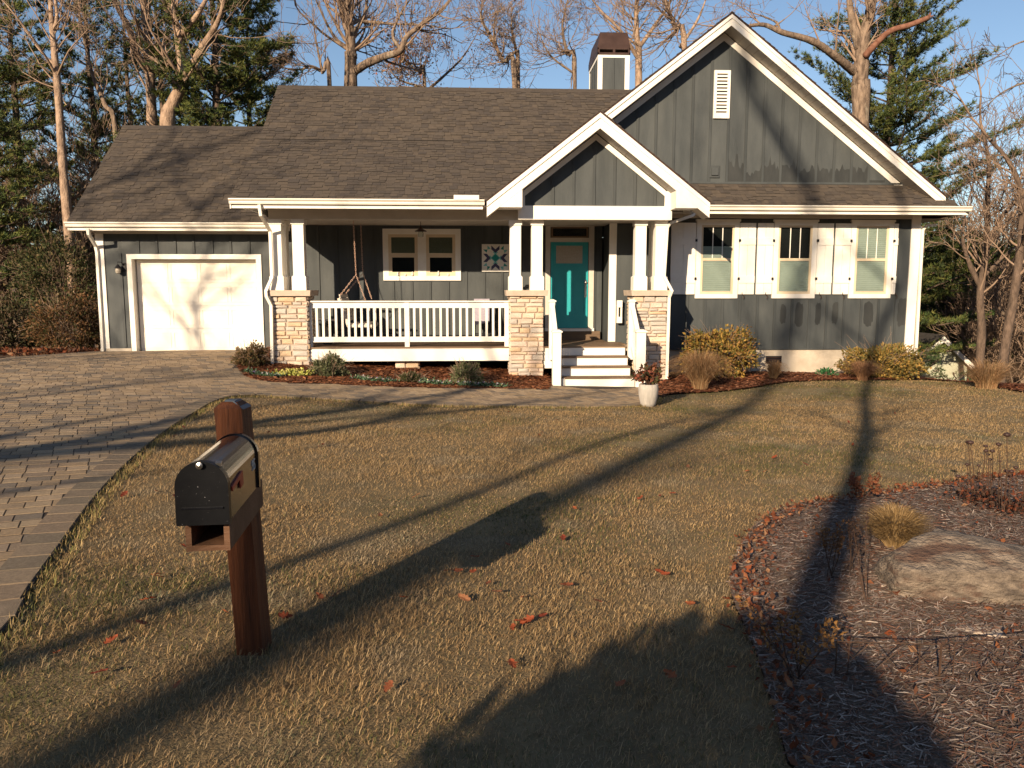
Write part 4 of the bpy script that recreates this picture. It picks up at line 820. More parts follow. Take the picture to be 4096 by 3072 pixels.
def leafcloud(name, C, cols, size, per, rng, parent, mt='colt', jit=.12, elong=1.5):
    n = len(C)*per; P_ = np.repeat(C, per, 0)+rng.normal(size=(n, 3))*jit
    return leafquads(name, P_, cols, size, rng, parent, mt, elong)
def leafquads(name, P_, cols, size, rng, parent, mt='colt', elong=1.6, N_=None, **kw):
    n = len(P_); d = rng.normal(size=(n, 3)); d[:, 2] += .3
    if N_ is not None: d = d*.6+N_
    d /= np.linalg.norm(d, axis=1)[:, None]; e = np.cross(d, rng.normal(size=(n, 3))); e /= np.linalg.norm(e, axis=1)[:, None]
    s = size*rng.uniform(.6, 1.3, (n, 1)); a = P_; fo = np.cross(d, e)*s*rng.uniform(.05, .3, (n, 1)); V_ = np.stack([a, a+d*s*elong*.5+e*s*.4+fo, a+d*s*elong, a+d*s*elong*.5-e*s*.4+fo], 1).reshape(-1, 3)
    ci = rng.integers(0, len(cols), n); c = np.array(cols)[ci]*rng.uniform(.75, 1.25, (n, 1)); c = np.repeat(c, 4, 0)
    return npmesh(name, M[mt], V_, (np.arange(n)[:, None, None]*4+np.array([[0, 1, 2], [0, 2, 3]])[None]).reshape(-1, 3), np.clip(c, 0, 1), parent, **kw)
def needles(name, C, D, cols, length, per, rng, parent, width=.011, fan=.75):
    n = len(C)*per; P_ = np.repeat(C, per, 0); d = np.repeat(D, per, 0)+rng.normal(size=(n, 3))*fan; d /= np.linalg.norm(d, axis=1)[:, None]
    e = np.cross(d, rng.normal(size=(n, 3))); e /= np.linalg.norm(e, axis=1)[:, None]; s = length*rng.uniform(.6, 1.2, (n, 1))
    V_ = np.stack([P_+e*width, P_-e*width, P_+d*s], 1).reshape(-1, 3)
    tc = np.array(cols)[rng.integers(0, len(cols), len(C))]*rng.uniform(.7, 1.3, (len(C), 1)); c = np.repeat(np.repeat(tc, per, 0)*rng.uniform(.85, 1.15, (n, 1)), 3, 0)
    return npmesh(name, M['col'], V_, np.arange(n*3).reshape(-1, 3), np.clip(c, 0, 1), parent)
PINEC = [(.080, .105, .026), (.115, .130, .034), (.055, .085, .026), (.140, .140, .042), (.070, .098, .042)]
def pine(name, label, base, height, r, crown0, spread, seed, group=None, dens=1., cols=PINEC, lean=(0, 0), gap=.62, nl=.18):
    rng = np.random.default_rng(seed); t = thing(name, label, 'tree', (base[0], base[1], H(base[0], base[1])), group); b = np.array((base[0], base[1], H(base[0], base[1])-.2))
    tm, bm = TB(), TB(); n = 10; trunk = [b+np.array((lean[0]*k/n, lean[1]*k/n, height*k/n))+rng.normal(size=3)*(.05, .05, 0) for k in range(n+1)]
    tm.tube(trunk, np.linspace(r, .02, n+1), 9, cap=False); C, D = [], []
    z = crown0
    while z < height-.2:
        f = (z-crown0)/(height-crown0); k = min(int(z/height*n), n-1); p = trunk[k]+(trunk[k+1]-trunk[k])*(z/height*n-k)
        L0 = spread*(1-f)**.7*(.45+.55*min(1, f*4+.35)); nb_ = rng.integers(4, 7); a0 = rng.uniform(0, 6.28)
        for j in range(nb_):
            if rng.random() < .12: continue
            a = a0+6.28*j/nb_+rng.normal()*.25; L = L0*rng.uniform(.55, 1.15)+.25; el = rng.uniform(-.12, .3)+.35*f
            d = np.array((math.cos(a), math.sin(a), el)); m = 6; path = [p]; q = p.copy()
            for i in range(m): d = d+np.array((0, 0, .05))+rng.normal(size=3)*.08; d /= np.linalg.norm(d); q = q+d*L/m; path.append(q)
            bm.tube(path, np.linspace(max(.012, r*.22*(1-f)+.008), .005, m+1), 4, cap=False)
            ns = int((6+L*7.5)*dens)
            for i in range(ns):
                s = rng.uniform(.22, 1.); ii = min(int(s*m), m-1); pp = path[ii]+(path[ii+1]-path[ii])*(s*m-ii); side = np.cross(d, (0, 0, 1)); side /= np.linalg.norm(side)
                sl = L*.32*(1.15-s)*rng.uniform(.4, 1.1)+.12; dd = d*.8+side*rng.choice((-1, 1))*rng.uniform(.4, 1.1)+np.array((0, 0, rng.uniform(-.05, .4))); dd /= np.linalg.norm(dd); e = pp+dd*sl
                bm.tube([pp, e], [.006, .003], 3, cap=False); nt_ = max(2, int(sl/.11))
                for w_ in range(nt_): C.append(pp+dd*sl*(w_+1)/nt_+rng.normal(size=3)*.04); D.append(dd*.9+np.array((0, 0, .35)))
        z += gap*rng.uniform(.75, 1.2)*(1-.35*f)
    part('trunk', tm, 'pbark', t, smooth=True); part('branches', bm, 'pbark', t)
    needles('needles', np.array(C), np.array(D), cols, nl, 11, rng, t, width=.013*nl/.18); return t
def at(px, py, Y): return aY(px, py, Y)
def gp(px, Y):                                   # point on the ground at a pixel column and a distance
    p = aY(px, 1200, Y); return np.array((p[0], Y, H(p[0], Y)-.15))

# ------------------------------------------------------------------ trees behind the house
T1 = [gp(300, 23), at(277, 950, 23), at(250, 640, 23), at(235, 400, 23), at(215, 180, 23), at(203, 40, 23), at(198, -220, 23), at(190, -500, 23)]
bare_tree('bare_tree', 'tall pale straight trunk rising left of the garage roof', [(T1, .15, .03), ([at(215, 130, 23), at(228, 60, 23), at(217, -80, 23), at(240, -350, 23)], .06, .015), ([at(225, 300, 23), at(165, 200, 22.5), at(60, 60, 22), at(0, -10, 22)], .04, .012), ([at(228, 270, 23), at(150, 190, 23.5), at(80, 90, 24)], .035, .01)], 11, 'birch', Ltw=2.4, per=1.6)
bare_tree('bare_tree', 'twin trunk bare tree with leaning left fork behind the garage ridge', [([gp(615, 26), at(608, 600, 26), at(608, 480, 26), at(600, 300, 26), at(592, 160, 26), at(575, 40, 26), at(560, -150, 26), at(570, -420, 26)], .21, .05), ([at(596, 290, 26), at(545, 210, 25.6), at(520, 120, 25.3), at(470, 30, 25), at(435, -60, 25), at(380, -220, 25)], .13, .04), ([at(590, 140, 26), at(588, 60, 26.3), at(605, -20, 26.5), at(620, -200, 26.5)], .1, .03)], 12, 'birch', Ltw=2.6, per=1.5)
bare_tree('bare_tree', 'crooked pale trunk forking widely above the garage ridge', [([gp(660, 25), at(668, 560, 25), at(690, 420, 25), at(730, 330, 25), at(722, 200, 25), at(708, 110, 25), at(690, 10, 25), at(675, -160, 25)], .24, .05), ([at(722, 140, 25), at(775, 80, 24.6), at(820, 5, 24.4), at(870, -100, 24.4)], .11, .03), ([at(770, 260, 25), at(825, 165, 24.6), at(870, 90, 24.3), at(893, 5, 24), at(900, -150, 24)], .12, .03), ([at(738, 330, 25), at(690, 330, 24.8), at(640, 260, 24.6), at(590, 220, 24.5)], .07, .02)], 13, 'birch', Ltw=2.4, per=1.5)
bare_tree('bare_tree', 'thin leaning trunk crossing the gap above the garage eave', [([gp(500, 24), at(466, 560, 24), at(420, 420, 24), at(370, 300, 24), at(340, 170, 24), at(318, 50, 24), at(310, -120, 24)], .085, .02)], 14, 'bark', Ltw=1.8, per=2.)
OAK = 'big bare oak with long curving right limb above the main ridge'
bare_tree('bare_tree', OAK, [([gp(1402, 29), at(1402, 340, 29), at(1405, 230, 29), at(1398, 120, 29), at(1392, 30, 29), at(1398, -80, 29), at(1390, -320, 29)], .27, .06), ([at(1415, 290, 29), at(1465, 255, 28.6), at(1540, 225, 28.3), at(1600, 205, 28), at(1625, 150, 28), at(1690, 95, 28), at(1760, 45, 28), at(1800, 0, 28), at(1870, -90, 28)], .16, .03), ([at(1605, 200, 28), at(1570, 140, 28.2), at(1600, 60, 28.2), at(1645, -10, 28.2)], .07, .02), ([at(1404, 140, 29), at(1450, 80, 29), at(1465, 20, 29), at(1480, -120, 29)], .09, .03), ([at(1450, 85, 29), at(1560, 95, 28.6), at(1680, 100, 28.3), at(1800, 115, 28)], .06, .012), ([at(1403, 200, 29), at(1340, 150, 29), at(1290, 60, 29), at(1250, -40, 29)], .07, .02), ([at(1400, 60, 29), at(1350, 0, 29.3), at(1310, -90, 29.3)], .08, .02)], 15, Ltw=3.2, per=2.2, kids=(5, 4))
bare_tree('bare_tree', 'small crooked bare tree at the left end of the main ridge', [([gp(1330, 27), at(1318, 340, 27), at(1290, 290, 27), at(1240, 265, 27), at(1200, 280, 27), at(1150, 275, 27)], .09, .02), ([at(1290, 295, 27), at(1275, 220, 27), at(1262, 150, 27), at(1250, 60, 27)], .05, .012)], 16, Ltw=1.6, per=2.)
bare_tree('bare_tree', 'slim leaning bare tree between the oak and the chimney', [([gp(2080, 30), at(2060, 340, 30), at(2015, 250, 30), at(1960, 140, 30), at(1925, 75, 30), at(1930, 20, 30)], .13, .02), ([at(1990, 200, 30), at(1975, 110, 30), at(1995, 40, 30)], .05, .012)], 17, Ltw=1.5, per=2.2)
bare_tree('bare_tree', 'straight slim bare tree with short twigs left of the chimney', [([gp(2078, 31), at(2072, 340, 31), at(2066, 220, 31), at(2048, 120, 31), at(2046, 55, 31)], .11, .02)], 18, Ltw=1.1, per=2.6)
bare_tree('bare_tree', 'bushy bare tree with rusty leaves above the main ridge', [([gp(1720, 30), at(1700, 380, 30), at(1680, 300, 30), at(1650, 240, 30)], .1, .02), ([at(1700, 370, 30), at(1780, 300, 30), at(1850, 230, 30), at(1900, 150, 30)], .06, .015), ([at(1695, 350, 30), at(1600, 320, 30), at(1550, 270, 30)], .05, .015)], 19, Ltw=1.9, per=2.6, kids=(5, 4), leafcol=([(.34, .16, .06), (.22, .15, .05), (.28, .10, .05)], .5))
bare_tree('bare_tree', 'pale bare tree with rising limbs right of the chimney cap', [([gp(2560, 31), at(2555, 320, 31), at(2550, 180, 31), at(2545, 60, 31), at(2550, -80, 31), at(2540, -300, 31)], .17, .04), ([at(2550, 230, 31), at(2480, 120, 30.6), at(2400, 40, 30.4), at(2330, -60, 30.4)], .08, .02), ([at(2550, 200, 31), at(2620, 100, 31), at(2680, 10, 31), at(2720, -100, 31)], .09, .02)], 20, 'birch', Ltw=2.6, per=2., kids=(5, 4))
bare_tree('bare_tree', 'slanting bare tree behind the left slope of the big gable', [([gp(2750, 30), at(2740, 260, 30), at(2700, 110, 30), at(2660, 0, 30), at(2610, -180, 30)], .14, .04), ([at(2720, 190, 30), at(2790, 80, 30), at(2830, -20, 30)], .07, .02)], 21, 'birch', Ltw=2.6, per=2., kids=(5, 4))
bare_tree('bare_tree', 'thin bare tree partly hidden by the chimney', [([gp(2260, 31), at(2300, 340, 31), at(2270, 220, 31), at(2250, 110, 31), at(2270, 0, 31)], .1, .025), ([at(2290, 290, 31), at(2200, 220, 31), at(2150, 120, 31)], .05, .015)], 22, Ltw=2.2, per=2.2, kids=(5, 4))
BT = 27
bare_tree('bare_tree', 'stout scarred trunk with a long left limb right of the gable peak', [([gp(3445, BT), at(3442, 460, BT), at(3440, 340, BT), at(3447, 220, BT), at(3455, 150, BT), at(3478, 60, BT), at(3492, -40, BT), at(3500, -240, BT)], .34, .10), ([at(3440, 190, BT), at(3412, 100, BT), at(3398, 10, BT), at(3390, -160, BT)], .18, .06), ([at(3415, 285, BT), at(3340, 225, BT-.6), at(3250, 165, BT-1), at(3130, 130, BT-1.2), at(3060, 100, BT-1.2), at(3000, 102, BT-1.2)], .15, .05), ([at(3120, 128, BT-1.2), at(3105, 90, BT-1.2), at(3040, 60, BT-1.2)], .05, .02), ([at(3100, 105, BT-1.2), at(3140, 75, BT-1.2)], .04, .015)], 23, 'bark', Ltw=1.8, per=1.1)
sn = thing('broken_branch_snag', 'rusty red broken limb jutting right from the stout trunk', 'branch', at(3465, 225, BT-.3)); part('limb', MB().tube(smooth_path([at(3460, 225, BT-.2), at(3500, 180, BT-.5), at(3560, 125, BT-.8), at(3640, 100, BT-1), at(3715, 70, BT-1)]), np.linspace(.12, .08, 21), 8), 'rust', sn, smooth=True); part('splinter', MB().tube([at(3715, 70, BT-1), at(3722, 48, BT-1)], [.07, .01], 5).tube([at(3708, 72, BT-1), at(3735, 62, BT-1)], [.05, .01], 5), 'rust', sn)
pine('pine_tree', 'broad dark pine behind the garage roof and left of the main ridge', gp(905, 26), 15, .26, 2.6, 4.0, 31, 'pines around the house', dens=1.3)
pine('pine_tree', 'slimmer pine touching the left end of the main ridge', gp(1030, 28), 14, .2, 3.0, 3.6, 32, 'pines around the house', dens=1.3)
pine('pine_tree', 'pine at the far left edge of the picture behind the driveway', gp(-60, 24), 13, .22, 1.6, 3.3, 33, 'pines around the house')
pine('pine_tree', 'pine with pale gaps between the leftmost pine and the pale straight trunk', gp(120, 28), 15, .22, 2.2, 3.6, 34, 'pines around the house', gap=.8)
pine('pine_tree', 'pine seen through the forks of the bare trees over the garage', gp(420, 30), 16, .24, 2.5, 3.6, 35, 'pines around the house', gap=.75)
pine('pine_tree', 'pine behind the twin trunk bare tree over the garage', gp(690, 32), 17, .25, 3, 3.8, 36, 'pines around the house', gap=.8)
pine('pine_tree', 'tall ragged pine right of the big gable', gp(3490, 30), 21, .3, 3.2, 6.2, 37, 'pines around the house', dens=1.1, lean=(.3, 0))
pine('pine_tree', 'low dark pine under the right eave of the gable', gp(3790, 34), 10.5, .18, 2.4, 3.0, 38, 'pines around the house')
pine('pine_tree', 'dense pine filling the gap left of the pale straight trunk', gp(20, 31), 17, .24, 1.5, 4.0, 40, 'pines around the house', dens=.6, gap=.85)
pine('pine_tree', 'far pine behind the crooked forking trunk', gp(560, 36), 18, .25, 2, 4.4, 48, 'pines around the house', dens=.6, gap=.85)
pine('pine_tree', 'dark pine whose boughs show under the right eave', gp(3700, 36), 12, .2, 2.0, 3.6, 49, 'pines around the house', dens=.9)
# bare trees right of the house
bare_tree('bare_tree', 'dark forked bare tree standing right of the house', [([gp(3935, 24), at(3925, 1350, 24), at(3920, 1180, 24), at(3945, 1000, 24), at(3950, 800, 24), at(3955, 650, 24), at(3930, 520, 24)], .15, .04), ([at(3922, 1150, 24), at(3880, 1060, 24), at(3850, 950, 24), at(3870, 820, 24)], .09, .025), ([at(3948, 980, 24), at(4000, 880, 24), at(4060, 800, 24), at(4110, 700, 24)], .09, .025), ([at(3940, 1100, 24), at(4010, 1030, 24), at(4090, 960, 24)], .06, .02)], 41, 'pbark', Ltw=2.4, per=2.6, kids=(5, 4))
bare_tree('bare_tree', 'thick dark leaning tree at the right edge of the picture', [([gp(4010, 22), at(4030, 1330, 22), at(4060, 1150, 22), at(4085, 950, 22), at(4080, 760, 22), at(4030, 640, 22), at(3960, 560, 22)], .16, .04), ([at(4083, 900, 22), at(4130, 700, 22), at(4120, 450, 22)], .07, .03)], 42, 'pbark', Ltw=2.4, per=2.6, kids=(5, 4))
bare_tree('bare_tree', 'bare tree beyond the frame whose twigs hang in at the upper right', [([gp(4420, 20), at(4400, 900, 20), at(4380, 500, 20), at(4360, 200, 20)], .16, .05), ([at(4370, 420, 20), at(4230, 350, 20), at(4110, 330, 20), at(4010, 370, 20), at(3950, 420, 20)], .045, .01), ([at(4365, 250, 20), at(4200, 160, 20), at(4080, 170, 20), at(3980, 230, 20)], .045, .01)], 43, Ltw=1.3, per=1.6, twig='pbark')
# thicket right and left: three young trees, copied
def copy_thing(src, loc, rz, sc, label=None):
    c = src.copy(); COL.objects.link(c)
    if label: c['label'] = label
    Mx = Matrix.Translation(Vector(loc)) @ Matrix.Rotation(rz, 4, 'Z') @ Matrix.Diagonal((sc, sc, sc, 1)); c.matrix_basis = Mx
    for ch in src.children:
        d = ch.copy(); COL.objects.link(d); d.parent = c; d.matrix_parent_inverse = ch.matrix_parent_inverse.copy()
        d.matrix_basis = ch.matrix_basis.copy()
    return c
SAP = 'young bare tree in the dense brown thicket right of the house'; SAPL = 'young bare tree among the dim woods left of the driveway'
saps = []
for i, (px, Y) in enumerate(((3985, 30), (4090, 27), (3900, 36))):
    b = gp(px, Y); h = 8+i; r = np.random.default_rng(60+i)
    pts = [b]+[b+np.array((r.normal()*.15*k, r.normal()*.15*k, h*k/5)) for k in range(1, 6)]
    lim = [(pts, .09, .02)]
    for q in range(5):
        k = 1+q % 4; a = r.uniform(0, 6.28); l = r.uniform(1.5, 3); d = np.array((math.cos(a)*.5, math.sin(a)*.5, 1.)); lim.append(([pts[k], pts[k]+d*l*.5, pts[k]+d*l+np.array((0, 0, .4))], .035, .01))
    saps.append(bare_tree('bare_sapling', SAP, lim, 70+i, 'bark', 'saplings in the right thicket', Ltw=2.0, per=2.6, kids=(5, 4), up=.25, minr=.010))
rr = random.Random(5)
for i in range(95):
    px = rr.uniform(3760, 4450); Y = rr.uniform(26, 62) if px > 3900 else rr.uniform(36, 62); p = gp(px, Y); copy_thing(rr.choice(saps), p, rr.uniform(0, 6.28), rr.uniform(.65, 1.05))
for i in range(34):
    px = rr.uniform(-500, 420); Y = rr.uniform(24, 42); p = gp(px, Y); c = copy_thing(rr.choice(saps), p, rr.uniform(0, 6.28), rr.uniform(.6, .95), SAPL); c['group'] = 'saplings in the left woods'
for i in range(10):
    px = rr.uniform(700, 3700); Y = rr.uniform(38, 55); p = gp(px, Y); c = copy_thing(rr.choice(saps), p, rr.uniform(0, 6.28), rr.uniform(.9, 1.3), 'distant bare treetop showing just above the house roofs'); c['group'] = 'treetops behind the roofs'
# trees behind the camera whose shadows cross the lawn, drive and walls
def back_tree(label, g, s, h, r, seed, kids=(4, 3), per=1.0, nl=6, low=.45, Ltw=2.):
    b = np.array((g[0]-LD[0]*s, g[1]-LD[1]*s)); b = np.array((b[0], b[1], H(b[0], b[1])-.1)); q = np.random.default_rng(seed)
    pts = [b+np.array((q.normal()*.06*k, q.normal()*.06*k, h*k/8)) for k in range(9)]; lim = [(pts, r, r*.25)]
    for i in range(nl):
        f = low+(.92-low)*i/max(1, nl-1); k = min(int(f*8), 7); p0 = pts[k]+(pts[k+1]-pts[k])*(f*8-k); a = q.uniform(0, 6.28); l = h*.22*q.uniform(.6, 1.2); d = np.array((math.cos(a), math.sin(a), .8)); lim.append(([p0, p0+d*l*.5, p0+d*l+np.array((0, 0, l*.3))], r*.35, r*.08))
    return bare_tree('street_tree', label, lim, seed, Ltw=Ltw, per=per, kids=kids, group='trees across the street')
back_tree('street tree whose straight shadow crosses the right of the lawn', G(3333, 1944), 15, 17, .16, 81, nl=4, low=.6)
back_tree('street tree whose thin shadow crosses the lawn behind the mailbox', G(1667, 2035), 17, 12, .11, 82, nl=3, low=.7, per=.6)
back_tree('street tree whose broad shadow falls over the driveway', G(430, 1750), 17, 8.8, .34, 83, nl=4, low=.6, per=.7, Ltw=1.4)
back_tree('second broad street tree shading the middle of the driveway', G(250, 1830), 19, 8.6, .36, 88, nl=3, low=.6, per=.7, Ltw=1.4)
back_tree('slim street tree shading the paving before the garage', G(500, 1560), 20, 8.4, .13, 89, nl=5, low=.5)
back_tree('street tree whose branch shadows spread over the garage door', (-6.75, 18.8), 20, 11.5, .11, 84, nl=9, low=.42, per=1.6, Ltw=1.6)
back_tree('street tree whose limb shadows slant over the garage roof', (-8.6, 19.5), 27, 16, .15, 85, nl=7, low=.45, per=1.2)
back_tree('street tree whose blurred shadow falls on the big gable', (7.3, 17.9), 44, 26, .26, 86, nl=2, low=.85, per=.3)
# ------------------------------------------------------------------ shrubs, grasses, pots near the house
def shrub(name, label, px0, px1, ytop, ybot, Y, cols, leaf, n, seed, cat='shrub', group=None, squash=1., stem='twig', spiky=0., ndl=False, bare=.0):
    rng = np.random.default_rng(seed); x0, x1 = XX(px0, ybot, Y), XX(px1, ybot, Y); z0 = ZZ(px0, ybot, Y); z1 = ZZ(px0, ytop, Y); c = np.array(((x0+x1)/2, Y, (z0+z1)/2)); g = H(c[0], c[1])
    t = thing(name, label, cat, (c[0], c[1], g), group); rx, rz = (x1-x0)/2, (z1-z0)/2; rad = np.array((rx, rx*.9, rz))
    d = rng.normal(size=(n, 3)); d /= np.linalg.norm(d, axis=1)[:, None]
    lump = 1+.15*np.sin(d[:, 0]*5+seed)+.13*np.sin(d[:, 1]*6+seed*2)+.15*np.sin(d[:, 2]*7+d[:, 0]*4)+.10*np.sin(d[:, 0]*17+seed)+.09*np.sin(d[:, 2]*19+d[:, 1]*13)
    rr_ = rng.uniform(.35, 1, n)**.4*lump+spiky*np.abs(rng.normal(size=n))*.25
    P_ = c+d*rad*rr_[:, None]*.84; gapn = np.sin(d[:, 0]*11+seed)*np.sin(d[:, 2]*12+seed*3)+.6*np.sin(d[:, 1]*23+d[:, 0]*19); kp = gapn > -.75; P_, d = P_[kp], d[kp]; P_[:, 2] = np.maximum(P_[:, 2], g+.02)
    sm = MB()
    for k in range(46):
        dd = rng.normal(size=3); dd[2] = abs(dd[2])*1.2; dd /= np.linalg.norm(dd); e = c+dd*rad*rng.uniform(.8, 1.12)
        b = np.array((c[0]+rng.normal()*rx*.2, c[1]+rng.normal()*rx*.2, g-.03)); m_ = (b+e)/2+rng.normal(size=3)*rx*.12; sm.tube([b, m_, e], [.009, .007, .003], 4, cap=False)
        for q in range(3): s = rng.uniform(.4, .9); p = m_+(e-m_)*s; sm.tube([p, p+dd*rx*.35+rng.normal(size=3)*rx*.2], [.004, .002], 3, cap=False)
    part('stems', sm, stem, t)
    if ndl: needles('foliage', P_, d, cols, leaf, 4, rng, t, width=.006, fan=.6)
    else: leafquads('foliage', P_, cols, leaf, rng, t, N_=d*.7)
    return t
GR1 = [(.10, .115, .05), (.16, .165, .085), (.075, .09, .04), (.21, .205, .12)]
shrub('shrub', 'rounded brownish shrub at the driveway corner left of the left pier', 938, 1085, 1382, 1490, 16.3, [(.16, .095, .04), (.11, .09, .035), (.20, .12, .06), (.08, .075, .03)], .035, 5200, 101, group='clipped shrubs along the porch')
shrub('shrub', 'largest grey green round shrub right of the left stone pier', 1240, 1402, 1422, 1535, 15.7, GR1, .034, 6000, 102, group='clipped shrubs along the porch')
shrub('shrub', 'smallest dark green shrub below the middle of the porch', 1588, 1695, 1490, 1554, 15.35, [(.05, .065, .022), (.08, .085, .03), (.10, .085, .04)], .026, 3800, 103, group='clipped shrubs along the porch')
shrub('shrub', 'round grey green shrub left of the middle stone pier', 1798, 1925, 1453, 1550, 15.45, GR1, .03, 5000, 104, group='clipped shrubs along the porch')
GOLD = [(.28, .18, .042), (.36, .225, .055), (.19, .14, .035), (.25, .13, .045), (.11, .11, .03)]
shrub('golden_shrub', 'large golden leaved shrub right of the steps against the wing wall', 2735, 3000, 1322, 1510, 16.9, GOLD, .05, 8500, 105, group='golden shrubs by the wing', spiky=.5)
shrub('golden_shrub', 'low spreading golden shrub at the right corner of the house', 3385, 3665, 1385, 1525, 17.0, [(.30, .20, .05), (.36, .22, .06), (.20, .16, .05), (.16, .14, .045)], .048, 8000, 106, group='golden shrubs by the wing', spiky=.4)
shrub('brush', 'tangled reddish brown brush beside the garage corner', 150, 420, 1190, 1435, 19.6, [(.16, .08, .035), (.10, .065, .025), (.20, .11, .05), (.06, .06, .02)], .05, 6500, 107, cat='bush', spiky=.8)
shrub('brush', 'dim dark brush at the far left beyond the driveway', -120, 190, 1220, 1440, 20.5, [(.06, .05, .022), (.04, .045, .018), (.09, .06, .03)], .06, 6500, 108, cat='bush', spiky=.8)
shrub('brush', 'leafy dark bush behind the reddish brush left of the garage', 60, 400, 950, 1300, 22.5, [(.05, .06, .02), (.08, .075, .03), (.16, .12, .06), (.035, .05, .016)], .06, 7000, 109, cat='bush', spiky=.6)
def grass_clump(name, label, px, py, hgt, rad, n, seed, cols, droop=.9, wd=.0045, cat='grass clump', Y=None, group=None):
    rng = np.random.default_rng(seed); b = G(px, py); t = thing(name, label, cat, b, group); m = 6
    a = rng.uniform(0, 6.28, n); r0 = rad*.22*np.sqrt(rng.random(n)); base = np.stack([b[0]+r0*np.cos(a), b[1]+r0*np.sin(a), np.full(n, b[2]-.01)], 1)
    a2 = a+rng.normal(size=n)*.5; out = rad*rng.uniform(.15, 1.1, n); h = hgt*rng.uniform(.55, 1.08, n)*(1-.25*(out/rad)); s = np.linspace(0, 1, m)
    hz = out[:, None]*s**1.6; zz = h[:, None]*(np.sin(s*math.pi/2*(1+droop*.45*(out/rad)[:, None])))
    P_ = np.stack([base[:, 0:1]+hz*np.cos(a2)[:, None], base[:, 1:2]+hz*np.sin(a2)[:, None], base[:, 2:3]+zz], -1)
    side = np.stack([-np.sin(a2), np.cos(a2), np.zeros(n)], 1); wv = wd*(1-.8*s)
    tw = rng.uniform(0, 6.28, n); side = np.stack([np.cos(tw), np.sin(tw), np.zeros(n)], 1)
    V_ = np.stack([P_-side[:, None]*wv[None, :, None], P_+side[:, None]*wv[None, :, None]], 2).reshape(-1, 3)
    k = (np.arange(n)*m*2)[:, None]+(np.arange(m-1)*2)[None]; Fq = np.stack([k, k+1, k+3, k+2], -1).reshape(-1, 4)
    c = np.array(cols)[rng.integers(0, len(cols), n)]*rng.uniform(.75, 1.2, (n, 1)); npmesh('blades', M['colt'], V_, Fq, np.repeat(c, m*2, 0), t); return t
TAN = [(.34, .22, .11), (.42, .28, .15), (.27, .17, .09), (.36, .20, .10)]
grass_clump('ornamental_grass', 'largest tan fountain grass in front of the golden shrub', 2800, 1562, .86, .62, 2600, 111, TAN)
grass_clump('ornamental_grass', 'small wispy grass under the foundation vent', 3095, 1520, .46, .30, 800, 112, TAN)
grass_clump('ornamental_grass', 'reddish tan grass in front of the low golden shrub', 3450, 1524, .48, .42, 1400, 113, [(.30, .17, .09), (.36, .20, .11), (.22, .12, .07)])
grass_clump('ornamental_grass', 'arching grass at the right end of the house bed', 3945, 1555, .62, .75, 1300, 114, TAN)
grass_clump('ornamental_grass', 'short dense golden tuft behind the boulder', 3575, 2200, .30, .20, 3000, 115, [(.29, .19, .085), (.35, .24, .12), (.22, .14, .06)], droop=.2, wd=.004)
shrub('green_perennial', 'small bright green plant in the house bed', 3268, 3345, 1480, 1520, 17.1, [(.03, .14, .05), (.04, .18, .06), (.02, .09, .03)], .06, 260, 116, cat='plant')
for lb, px, Y, h, s_ in (('small dark pine sapling at the right corner of the house', 3705, 18.6, 1.05, 44), ('tiny dark pine sapling right of the corner sapling', 3835, 19.0, .75, 45)):
    pine('pine_sapling', lb, gp(px, Y), h, .02, .15, .42, s_, 'pine saplings by the house', gap=.16, nl=.075, cols=[(.04, .065, .022), (.06, .085, .03), (.03, .05, .02)])
# pansies and edging plants
PL = 'small winter pansy clump edging the porch bed'
rr = random.Random(9); pansy = []
for i, (px, py) in enumerate([(992, 1502), (1022, 1512), (1050, 1516), (1082, 1520), (1110, 1522), (1432, 1530), (1462, 1534), (1500, 1538), (1536, 1540), (1566, 1540), (1700, 1546), (1726, 1548), (1752, 1550), (1782, 1552), (1845, 1556), (1872, 1556), (1905, 1558), (1940, 1558), (1968, 1559), (2010, 1561)]):
    p = G(px, py-6); rng = np.random.default_rng(200+i)
    t = thing('pansy_clump', PL, 'flower', p, 'pansies along the porch bed'); n = 90
    q = p+np.stack([rng.normal(size=n)*.055, rng.normal(size=n)*.05, .04+np.abs(rng.normal(size=n))*.03], 1)
    leafquads('leaves', q, [(.06, .11, .06), (.09, .14, .085), (.045, .08, .04)], .035, rng, t, mt='col')
    m_ = 4; q = p+np.stack([rng.normal(size=m_)*.06, rng.normal(size=m_)*.05-.02, .085+np.abs(rng.normal(size=m_))*.02], 1)
    leafquads('petals', np.repeat(q, 4, 0), [(.42, .40, .45), (.24, .17, .36), (.45, .40, .2)] if i % 3 else [(.5, .48, .5)], .026, rng, t, mt='col', elong=1.)
rng = np.random.default_rng(260); p = G(1168, 1508); t = thing('sedum', 'yellow green low plant in front of the left stone pier', 'plant', p)
leafquads('leaves', p+np.stack([rng.normal(size=500)*.16, rng.normal(size=500)*.08, .04+np.abs(rng.normal(size=500))*.04], 1), [(.36, .36, .08), (.28, .30, .06), (.42, .38, .12)], .045, rng, t, mt='col')
